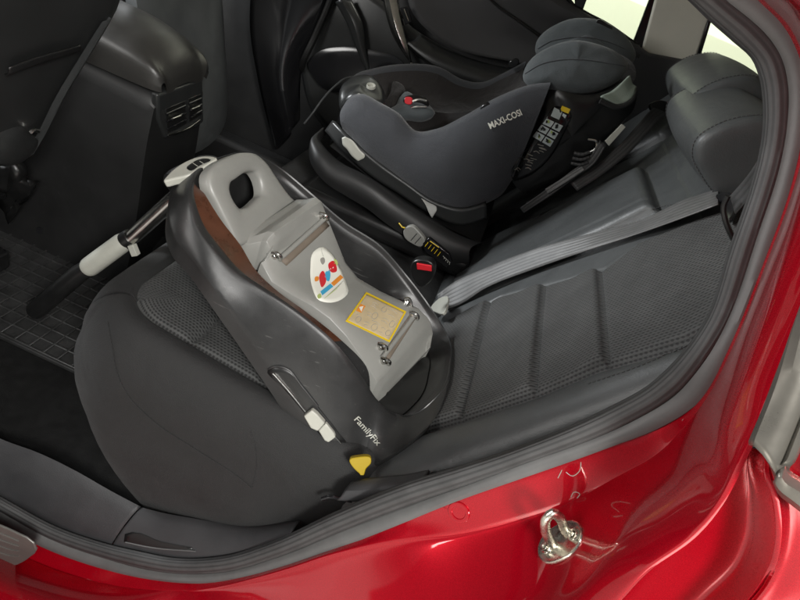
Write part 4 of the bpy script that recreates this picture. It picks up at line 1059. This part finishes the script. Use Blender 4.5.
bm = bmesh.new(); slab(bm, P3([(605,141,.90),(622,124,.91),(626,127,.91),(609,146,.90)]), .006, smooth=0); link('shell_clip', bm, M['palegrey'], cs, bevel=.001)
bm = bmesh.new(); tube(bm, P3([(588,139,.90),(596,141,.90),(596,148,.90),(590,152,.90)]), .003, 8, n=20); link('belt_hook', bm, M['chrome'], cs)
# sticker panel on the flank
SPB = Surf(back, outer_fab)
ins_ = [(556,106),(571,113),(563,135),(552,155),(540,168),(524,178),(513,180),(511,173),(517,160),(528,146),(542,126)]
bm = bmesh.new(); SPB.poly(bm, ins_, off=.0012, smooth=60); lab = link('instruction_label', bm, M['gloss'], cs, solid=.0005, soff=1, label='black instruction label with white picture boxes and a yellow heading')
def lq(P, ma, nm): 
    bm = bmesh.new(); SPB.quad(bm, P, 4, 4, off=.0022)
    if len(bm.faces): o = link(nm, bm, M[ma], None); reparent(o, lab)
    else: bm.free()
M['lab'] = mat('label_white', (.50, .56, .56), .45)
lq([(562.5,105.5),(570.5,109),(568.5,113.5),(560.5,110)], 'yellow', 'heading')
lq([(554,107.5),(562.5,111.5),(558.5,120),(550.5,116)], 'lab', 'title_box')
lq([(563.5,113),(567,115),(564,121),(560.5,119)], 'lab', 'child_sign')
c00, c10, c11, c01 = (546.5,117.5),(563.5,125.5),(550,147.5),(532,137)
def cq(u, v): return tuple((1-u)*(1-v)*c00[i]+u*(1-v)*c10[i]+u*v*c11[i]+(1-u)*v*c01[i] for i in (0, 1))
for j in range(3):
    for i in range(2):
        lq([cq(i*.5+.03, j/3+.03), cq(i*.5+.47, j/3+.03), cq(i*.5+.47, j/3+.30), cq(i*.5+.03, j/3+.30)], 'lab', 'picture_box')
for j in range(3):
    for i in range(2):
        for k in range(3):
            u0, v0 = i*.5+.08+random.random()*.18, j/3+.06+random.random()*.1
            bm = bmesh.new(); L = SPB.line([cq(u0, v0), cq(u0+.06+random.random()*.1, v0+.05), cq(u0+.04, v0+.09)], 6, .0028)
            if len(L) > 1: tube(bm, L, .0016, 5); o = link('drawing', bm, M['greenp' if (i+j+k) % 4 == 0 else 'black'], None); reparent(o, lab)
            else: bm.free()
for k in range(16):
    v = k/16; x = 541-24*v+random.uniform(-5, 6); y = 144+30*v+random.uniform(-3, 3)
    bm = bmesh.new(); L = SPB.line([(x, y), (x+2+random.random()*2.5, y+random.uniform(-1, 1.6)), (x+4.2+random.random()*2, y+1.6)], 6, .0026)
    if len(L) > 1: tube(bm, L, .0010, 5); o = link('drawing', bm, M['greyp'], None); reparent(o, lab)
    else: bm.free()
text_on('lettering', 'MAXI-COSI', SPB, (490.5,129.2), (522.5,115.0), 6.8, M['white'], cs, off=.0012, up=(-.42, -.9), bold=.022)
# paper tags
bm = bmesh.new(); loft([P3([(342,138,0.840),(345,136.5,0.838)]), P3([(343,145,0.836),(352,140,0.836)]), P3([(347,149,0.834),(360,150,0.834)]), P3([(352,156,0.833),(365,156,0.834)]), P3([(358,161,0.833),(364,158,0.834)])], 6, 4, bm=bm, smooth_across=True)
link('paper_tag', bm, M['palegrey'], cs, solid=.0008, label='blank pale tag at the front edge of the base')
bm = bmesh.new(); loft([P3([(419.5,196,.864),(420.5,196,.864)]), P3([(425,204,.855),(430,203,.862)]), P3([(429,213,.85),(437,208,.858)]), P3([(432,218,.848),(436.5,211,.855)])], 8, 4, bm=bm, smooth_across=True)
link('cloth_tag', bm, M['mirrorweb'], cs, solid=.0006, label='folded white cloth tag under the seat side')
# connector arm into the seat crease with its printed strip
bm = bmesh.new(); slab(bm, P3([(403,232,.80),(407,227,.80),(411,226,.80),(420,233,.80),(425,241,.80),(421,247,.80),(412,244,.80),(404,237,.80)]), .018, smooth=32); cn = link('connector', bm, M['basegrey'], cs, bevel=.003, bseg=3, label='grey locking connector with a black printed strip')
for P in ([(411,240.5,.798),(417,233.5,.798)], [(415,243.5,.798),(421,237,.798)]):
    bm = bmesh.new(); tube(bm, P3(P), .001, 5); o = link('groove', bm, M['dark'], None); reparent(o, cn)
bm = bmesh.new(); slab(bm, P3([(422,243,.80),(429,238,.80),(449,254,.80),(452,263,.80),(446,268,.80),(425,252,.80)]), .014, smooth=0); o = link('printed_strip', bm, M['gloss'], None, bevel=.002); reparent(o, cn)
for k in range(5):
    bm = bmesh.new(); x, y = 425+k*3.1, 246.5+k*2.4; tube(bm, P3([(x, y, .797), (x+3.2, y-4.2, .797)]), .0009, 5); o = link('yellow_print', bm, M['yellow'], None); reparent(o, cn)
bm = bmesh.new(); tube(bm, P3([(430,241,.797),(439,247.5,.797)]), .0014, 5); o = link('yellow_print', bm, M['yellow'], None); reparent(o, cn)
bm = bmesh.new(); tube(bm, P3([(399,223,.80),(402,227,.80),(405,228,.80)]), .0018, 6); o = link('yellow_tip', bm, M['yellow'], None); reparent(o, cn)
for k in range(4):
    x, y = 443+k*1.8, 256+k*1.8; bm = bmesh.new(); tube(bm, P3([(x, y, .797), (x+1.5, y+1.5-k*.3, .797), (x+1, y+3, .797)]), .0009, 5); o = link('grey_print', bm, M['palegrey'], None); reparent(o, cn)
# far seat belt passing behind and through the child seat
fbt = thing('seat_belt', 'dark seat belt threaded through the toddler seat on the far side', 'seat belt', (.05, 1.0, .6))
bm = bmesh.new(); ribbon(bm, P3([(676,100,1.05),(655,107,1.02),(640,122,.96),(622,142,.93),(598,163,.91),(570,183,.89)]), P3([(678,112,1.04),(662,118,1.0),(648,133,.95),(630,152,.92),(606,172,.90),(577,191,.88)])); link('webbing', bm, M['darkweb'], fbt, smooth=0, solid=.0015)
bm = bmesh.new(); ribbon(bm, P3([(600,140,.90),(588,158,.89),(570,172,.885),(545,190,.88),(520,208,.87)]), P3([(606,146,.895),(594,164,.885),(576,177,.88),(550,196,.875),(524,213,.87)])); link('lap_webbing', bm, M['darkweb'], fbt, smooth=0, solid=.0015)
bm = bmesh.new(); ribbon(bm, P3([(582,166,.884),(566,176,.88),(545,189,.875)]), P3([(585,170,.88),(570,180,.876),(548,194,.872)])); link('shiny_webbing', bm, M['web'], fbt, smooth=0, solid=.0012)
for k in range(3):
    bm = bmesh.new(); y = 153+k*5; tube(bm, P3([(574-k*1.5, y, .888), (582, y+1.5, .885), (590-k, y-1, .888)]), .004, 8, n=12); link('webbing_fold', bm, M['darkweb'], fbt)
bm = bmesh.new(); slab(bm, P3([(650,104,1.02),(662,100,1.03),(672,106,1.03),(668,114,1.02),(654,112,1.01)]), .012, smooth=24); link('guide', bm, M['black'], fbt, bevel=.002)
# ------------------------------------------------------------------ front seat, console, rubber mat
fs = thing('front_seat', 'dark back of the near front seat with a map pocket', 'car seat', (-.95, .36, 0))
# back shell surface: reclined panel seen from behind, its inboard edge runs from the top right down to the rail
fn = Vector((.94, 0, -.34)); fd = fn.dot(Vector((-.83, 0, .60)))
def F(x, y, h=0): return pt(x, y, n=fn, d=fd+h)
outl = [(-140,-120),(60,-130),(118,-30),(121,-2),(112,16),(88,56),(62,100),(40,140),(29,158),(14,162),(-8,156),(-120,110),(-200,20)]
bm = bmesh.new(); pillow(bm, [F(x, y) for x, y in outl], .025, .09, n=80, rings=12, pw=.42); fb_ = link('back_panel', bm, M['doorp'], fs, smooth=70)
SF = Surf(fb_)
bm = bmesh.new(); loft([SF.line([(100,20),(78,55),(54,95),(34,135),(24,153)], 30, .004), SF.line([(108,16),(86,53),(62,93),(42,133),(31,152)], 30, .006), [p+Vector((-.03, .02, 0)) for p in SF.line([(108,16),(86,53),(62,93),(42,133),(31,152)], 30, .0)]], 30, 3, bm=bm); link('side_piping', bm, M['leather'], fs)
bm = bmesh.new(); a = SF.line([(2,62),(30,52),(60,44),(74,40)], 24, .010); b = SF.line([(2,72),(30,62),(60,52),(75,47)], 24, .004); 
if len(a) > 3 and len(b) > 3: loft([a, [p.lerp(q, .5)+fn*.004 for p, q in zip(cr(a, 24), cr(b, 24))], b], 24, 3, bm=bm); link('pocket_hem', bm, M['black'], fs, solid=.003)
bm = bmesh.new(); pillow(bm, [F(x, y, .01) for x, y in ((-10,130),(10,118),(30,128),(38,136),(32,150),(20,160),(0,164),(-12,160))], .02, .03, n=36); link('hinge_cover', bm, M['doorp'], fs, smooth=70)
bm = bmesh.new(); tube(bm, [F(x, y, .03) for x, y in ((30,133),(34,130),(38,131))], .004, 8, n=10); link('hinge_rivet', bm, M['chrome'], fs)
# frame foot and rail on the floor
bm = bmesh.new(); aabb(bm, -1.45, -1.04, .47, .53, .02, .07); link('seat_rail', bm, M['black'], fs, bevel=.008, bseg=3)
bm = bmesh.new()
loft([P3([(-5,160,.55),(8,163,.55),(20,158,.55),(27,168,.55),(20,188,.58),(24,200,.60)]), P3([(-5,182,.55),(2,184,.56),(8,184,.57),(12,190,.58),(8,205,.60),(12,215,.62)])], 30, 4, bm=bm); link('seat_frame', bm, M['black'], fs, solid=.03)
bm = bmesh.new(); slab(bm, [pt(x, y, Z=.075) for x, y in ((18,198),(42,212),(41,219),(36,222),(10,208))], .05, smooth=0); link('rail_cover', bm, M['doorp'], fs, bevel=.006, bseg=3, label='raised grey end cap of the seat rail')
bm = bmesh.new(); tube(bm, [pt(x, y, Z=.07) for x, y in ((4,172),(20,182),(40,193),(52,202),(54,208),(46,220),(40,231))], .010, 10, n=40); link('rail_edge', bm, M['gloss'], fs)

con = thing('centre_console', 'dark centre console with armrest and rear air vents between the front seats', 'console', (-1.0, .79, 0))
# body: sides taper down to the tunnel
cY0, cY1 = .676, .900
XR = -.80
def csec(x, top, bot, y0=cY0, y1=cY1):
    return [Vector((x, y0-.03, bot)), Vector((x, y0-.012, bot+(top-bot)*.4)), Vector((x, y0, top-.05)), Vector((x, y0+.008, top-.012)), Vector((x, y0+.03, top)), Vector((x, (y0+y1)/2, top+.004)), Vector((x, y1-.03, top)), Vector((x, y1-.008, top-.012)), Vector((x, y1, top-.05)), Vector((x, y1+.012, bot+(top-bot)*.4)), Vector((x, y1+.03, bot))]
secs = [csec(-1.9, .58, .0), csec(-1.4, .575, .0), csec(-1.05, .565, .0), csec(XR-.06, .555, .0), csec(XR-.015, .55, .0), csec(XR, .535, .02)]
bm = bmesh.new(); S_ = [cr(s, 60) for s in secs]; V = grid(bm, S_); bm.faces.new(V[-1]); link('console_body', bm, M['dark'], con, smooth=40)
# armrest lid with rounded rear end
def lid(x, top, bot, ins): 
    y0, y1 = cY0-.006+ins, cY1+.006-ins
    return [Vector((x, y0+.004, bot)), Vector((x, y0, bot+.02)), Vector((x, y0+.006, (top+bot)/2+.02)), Vector((x, y0+.03, top-.012)), Vector((x, y0+.07, top)), Vector((x, y1-.07, top)), Vector((x, y1-.03, top-.012)), Vector((x, y1-.006, (top+bot)/2+.02)), Vector((x, y1, bot+.02)), Vector((x, y1-.004, bot))]
ls = [lid(-1.5, .668, .558, 0), lid(-1.25, .668, .558, 0), lid(-1.03, .667, .558, 0), lid(-.91, .66, .558, 0), lid(-.85, .645, .558, .002), lid(-.812, .62, .558, .006), lid(-.796, .595, .558, .012), lid(-.792, .562, .558, .016)]
bm = bmesh.new(); S_ = [cr(s, 50) for s in ls]; S2_ = [cr([S_[j][i] for j in range(len(S_))], 60) for i in range(50)]; grid(bm, [[S2_[i][j] for i in range(50)] for j in range(60)]); link('armrest', bm, M['console'], con, smooth=60)
# rear face with two vents
def rf(x, y, off=0): return pt(x, y, X=XR+.002+off)
bm = bmesh.new(); slab(bm, [rf(x, y, .006) for x, y in ((158,95),(203,79),(204,122),(196,128),(166,139),(159,120))], .02, n=(1, 0, 0), smooth=0); fp = link('vent_panel', bm, M['doorp'], con, bevel=.006, bseg=3)
for nm, P, bars in (('v1', [(166,109),(185,101),(187,124),(168,134)], 3), ('v2', [(189,99),(201,94),(202,115),(190,122)], 3)):
    bm = bmesh.new(); slab(bm, [rf(x, y, .0075) for x, y in P], .004, n=(1, 0, 0)); v = link('air_vent', bm, M['black'], con, bevel=.002)
    for k in range(bars):
        t = (k+.7)/(bars+.4); a = rf(P[0][0]+(P[3][0]-P[0][0])*t, P[0][1]+(P[3][1]-P[0][1])*t, .011); b = rf(P[1][0]+(P[2][0]-P[1][0])*t, P[1][1]+(P[2][1]-P[1][1])*t, .011)
        bm = bmesh.new(); tube(bm, [a, b], .0026, 8); o = link('slat', bm, M['gloss'], None); reparent(o, v)
    cx = sum(p[0] for p in P)/4; cy = sum(p[1] for p in P)/4+.5
    bm = bmesh.new(); tube(bm, [rf(cx-4, cy+1.6, .014), rf(cx+4, cy-1.6, .014)], .0030, 8); o = link('slider', bm, M['chrome'], None); reparent(o, v)
bm = bmesh.new(); tube(bm, [rf(x, y, .010) for x, y in ((168,135),(180,132),(192,126),(200,120))], .0022, 8, n=16); link('chrome_edge', bm, M['chrome'], con)
# floor mat: rubber sheet with a raised grid
fm = thing('floor_mat', 'black rubber floor mat with a raised square grid in the near footwell', 'floor mat', (-.85, .40, .0))
bm = bmesh.new(); slab(bm, [pt(x, y, Z=.014) for x, y in ((-60,205),(0,219),(22,234),(36,238),(46,231),(56,241),(76,252),(112,262))]+[Vector((-.60, .60, .014)), Vector((-.60, .33, .014)), Vector((-1.42, .33, .014))], .01, n=(0, 0, 1), smooth=0)
link('mat_sheet', bm, M['rubber'], fm, bevel=.002)
A0, B0 = pt(0,330,Z=.02), pt(62,245,Z=.02)
bm = bmesh.new(); x0, x1, y0, y1 = -1.36, -.60, .335, .675
n = 0
while x0+n*.036 < x1:
    x = x0+n*.036; box(bm, (x, (y0+y1)/2, .017), (.0026, 0, 0), (0, (y1-y0)/2, 0), (0, 0, .003)); n += 1
n = 0
while y0+n*.036 < y1:
    y = y0+n*.036; box(bm, ((x0+x1)/2, y, .0168), ((x1-x0)/2, 0, 0), (0, .0026, 0), (0, 0, .003)); n += 1
o = link('raised_grid', bm, M['rubber'], fm, bevel=.001, bseg=1); o['kind'] = 'stuff'
bm = bmesh.new(); tube(bm, [pt(x, y, Z=.022) for x, y in ((-60,203),(0,218),(22,233),(36,237),(46,230),(56,240),(76,251),(100,258))], .007, 8, n=60); link('mat_edge', bm, M['rubber'], fm)

# ------------------------------------------------------------------ far side: front seat, pillar and door
ff = thing('front_seat', 'dark back of the far front seat beyond the console', 'car seat', (-1.0, 1.1, 0))
bm = bmesh.new(); pillow(bm, [Vector((-.97+(.34*(z-.5)*-.9), y, z)) for y, z in ((.93,.30),(.91,.5),(.92,.8),(.97,1.0),(1.1,1.05),(1.25,1.0),(1.32,.8),(1.33,.5),(1.3,.30))], .03, .1, n=50, toward=Vector((2, 1.1, .6))); link('backrest', bm, M['leather'], ff, smooth=70)
bm = bmesh.new(); aabb(bm, -1.5, -1.02, .92, 1.32, .02, .32); link('cushion', bm, M['cloth'], ff, bevel=.05, bseg=4)

pil = bm = bmesh.new()
DY = 1.36
def D(x, y, off=0): return pt(x, y, Y=DY+off)
bm, V = loft([[D(252,-30,-.03),D(250,30,-.03),D(258,80,-.03),D(275,150,-.02)], [D(300,-30,-.01),D(288,30,-.03),D(282,70,-.05),D(292,130,-.06)], [D(338,-30,.02),D(318,30,.02),D(303,65,.02),D(300,120,.02)]], 30, 6, smooth_across=True)
link('pillar_base', bm, M['gloss'], car, solid=.02)
bm = bmesh.new(); tube(bm, [D(338,-20,.0),D(330,2,.0),D(316,34,.0),D(303,62,.0),D(301,70,.03)], .011, 10, n=40); link('door_seal', bm, M['black'], car)
door = thing('rear_door', 'closed far rear door with dark panel and chrome trimmed pull', 'car door', (-.2, 1.4, .1))
lower = [[D(300,60,.03),D(312,110,.03),D(360,160,.03),D(520,220,.03)], [D(306,52,.03),D(330,80,.03),D(370,110,.03),D(520,180,.03)], [D(322,24,.02),D(352,46,.02),D(395,72,.02),D(520,120,.02)], [D(330,8,.015),D(365,28,.010),D(405,52,.010),D(540,108,.01)], [D(338,-20,.02),D(372,-5,.015),D(418,32,.015),D(555,92,.01)]]
bm, V = loft(lower, 50, 5, smooth_across=True); link('lower_panel', bm, M['doorp'], door, solid=.02)
bm = bmesh.new(); pillow(bm, [D(x, y, .005) for x, y in ((308,62),(318,52),(340,47),(372,50),(398,58),(408,70),(400,84),(360,92),(320,86))], .006, .03, n=50); link('door_pocket', bm, M['gloss'], door, smooth=70)
bm = bmesh.new(); loft([[D(335,2,-.01),D(346,22,-.015),(D(356,48,-.01)),(D(366,72,0))], [D(341,0,-.03),D(352,20,-.03),D(360,46,-.02),D(368,70,-.005)], [D(352,0,-.01),D(362,22,-.012),D(366,48,-.005),D(370,70,.0)]], 24, 4, bm=bm, smooth_across=True); link('panel_crease', bm, M['doorp'], door, solid=.01)
# armrest and window sill
bm = bmesh.new(); loft([[D(400,40,.0),D(420,58,.0),D(450,80,.0),D(500,96,.0),D(545,100,.0)], [D(408,42,-.03),D(430,60,-.045),D(458,76,-.05),D(505,90,-.05),D(548,92,-.04)], [D(414,40,-.02),D(436,54,-.035),D(464,66,-.04),D(508,78,-.04),D(548,80,-.03)], [D(420,34,.0),D(440,46,.0),D(470,58,.0),D(510,68,.0),D(550,72,.0)]], 40, 4, bm=bm, smooth_across=True); link('armrest', bm, M['doorp'], door, solid=.01)
bm = bmesh.new(); loft([[D(404,-40,.01),D(412,12,.0),D(440,40,.0),D(530,66,.0),D(600,90,.0)], [D(440,-40,.015),D(446,0,.012),D(470,22,.012),D(540,50,.012),D(620,84,.01)], [D(480,-40,.0),D(490,-10,-.005),D(520,14,-.005),D(566,34,-.005),D(632,72,0)], [D(520,-40,-.02),D(540,-12,-.025),D(560,2,-.025),D(592,20,-.025),D(640,54,-.02)], [D(540,-40,.01),D(556,-12,.01),D(574,3,.01),D(602,20,.01),D(640,44,.01)]], 50, 5, bm=bm, smooth_across=True); link('upper_panel', bm, M['shelf'], door, solid=.015)
bm = bmesh.new(); tube(bm, [D(466,-30,-.008),D(495,4,-.010),D(520,22,-.012),D(548,42,-.012),D(590,66,-.01)], .0035, 8, n=30); link('panel_line', bm, M['black'], door)
bm = bmesh.new(); loft([[D(380,-25,-.02),D(385,10,-.03),D(392,34,-.03),D(401,50,-.03),D(411.5,64,-.025)], [D(386,-25,-.035),D(391,8,-.045),D(398,32,-.045),D(405,49,-.04),D(411.8,64,-.026)], [D(394,-25,-.025),D(400,8,-.03),D(405,30,-.03),D(409,48,-.03),D(412,64,-.024)]], 30, 3, bm=bm, smooth_across=True); link('pull_trim', bm, M['chrome'], door, solid=.006)
bm = bmesh.new(); slab(bm, [D(x, y, -.03) for x, y in ((400,8),(407,6),(412,22),(405,25))], .012, n=(0, -1, 0)); sw = link('window_switch', bm, M['gloss'], door, bevel=.002)
bm = bmesh.new(); tube(bm, [D(404,9,-.033),D(408.5,21,-.033)], .0028, 8); o = link('switch_lever', bm, M['chrome'], None); reparent(o, sw)
bm = bmesh.new(); tube(bm, [D(x, y, .0) for x, y in ((560,-20),(573,6),(584,13),(605,24),(634,44))], .007, 8, n=30); link('window_gasket', bm, M['gloss'], door)
bm = bmesh.new(); slab(bm, [D(x, y, .0) for x, y in ((573,-20),(594,-20),(583,10),(575,6))], .012, n=(0, -1, 0)); link('window_bar', bm, M['gloss'], door, bevel=.003)
bm = bmesh.new(); slab(bm, [D(x, y, .03) for x, y in ((480,-80),(560,0),(600,30),(640,50),(670,-80))], .004, n=(0, -1, 0)); link('window_pane', bm, M['glass'], door)
bm = bmesh.new(); aabb(bm, -1.9, 1.0, 1.42, 1.44, -.1, .95); link('door_backing', bm, M['dark'], door)
bm = bmesh.new(); aabb(bm, -1.9, -.35, 1.33, 1.415, -.05, .22); link('sill_trim', bm, M['dark'], car, bevel=.02, bseg=3)
# ------------------------------------------------------------------ light
w = bpy.data.worlds.new('World'); scene.world = w; w.use_nodes = True
bg = w.node_tree.nodes['Background']; bg.inputs[0].default_value = (.93, .98, 1.0, 1); bg.inputs[1].default_value = .16
def lamp(name, loc, target, size, power, col=(1, .985, .95), sy=None):
    l = bpy.data.lights.new(name, 'AREA'); l.energy = power; l.color = col; l.size = size
    if sy: l.shape = 'RECTANGLE'; l.size_y = sy
    o = bpy.data.objects.new(name, l); COL.objects.link(o); o.location = loc
    o.rotation_euler = (Vector(target)-Vector(loc)).to_track_quat('-Z', 'Y').to_euler()
    return o
lamp('key_lamp', (.75, -1.7, 1.85), (.1, .2, .8), .4, 62)
lamp('door_fill', (-2.3, -1.6, 1.25), (.3, .4, .9), 1.0, 50)  # added unseen fill through the open door's window, lifts the headrests
lamp('windscreen_lamp', (-3.4, .85, 1.55), (.2, .8, .75), 1.1, 200, (.95, .98, 1.0))
lamp('ridge_strip_fill', (.7, -1.7, 2.6), (.2, .0, .6), 2.0, 30, sy=.12)  # added unseen strip light, shaped to streak the red ridge
lamp('wall_fill', (.6, 2.4, 3.2), (.6, 3.6, 1.0), 1.5, 90, (1, .98, .86))  # added unseen light that brightens the wall behind the far windows
sl_ = bpy.data.lights.new('ridge_glint_spot', 'SPOT'); sl_.energy = 9500; sl_.spot_size = R(14); sl_.spot_blend = .5; sl_.shadow_soft_size = .1; sl_.color = (1, .98, .94)  # added unseen spot: its bright floor patch reflects in the red ridge
so_ = bpy.data.objects.new('ridge_glint_spot', sl_); COL.objects.link(so_); so_.location = (2.2, -3.5, 3.2)
so_.rotation_euler = (Vector((.5, -1.85, -.32))-so_.location).to_track_quat('-Z', 'Y').to_euler()
scene.render.engine = 'CYCLES'
scene.view_settings.view_transform = 'Standard'; scene.view_settings.look = 'None'; scene.view_settings.gamma = 1
scene.view_settings.exposure = 0.05
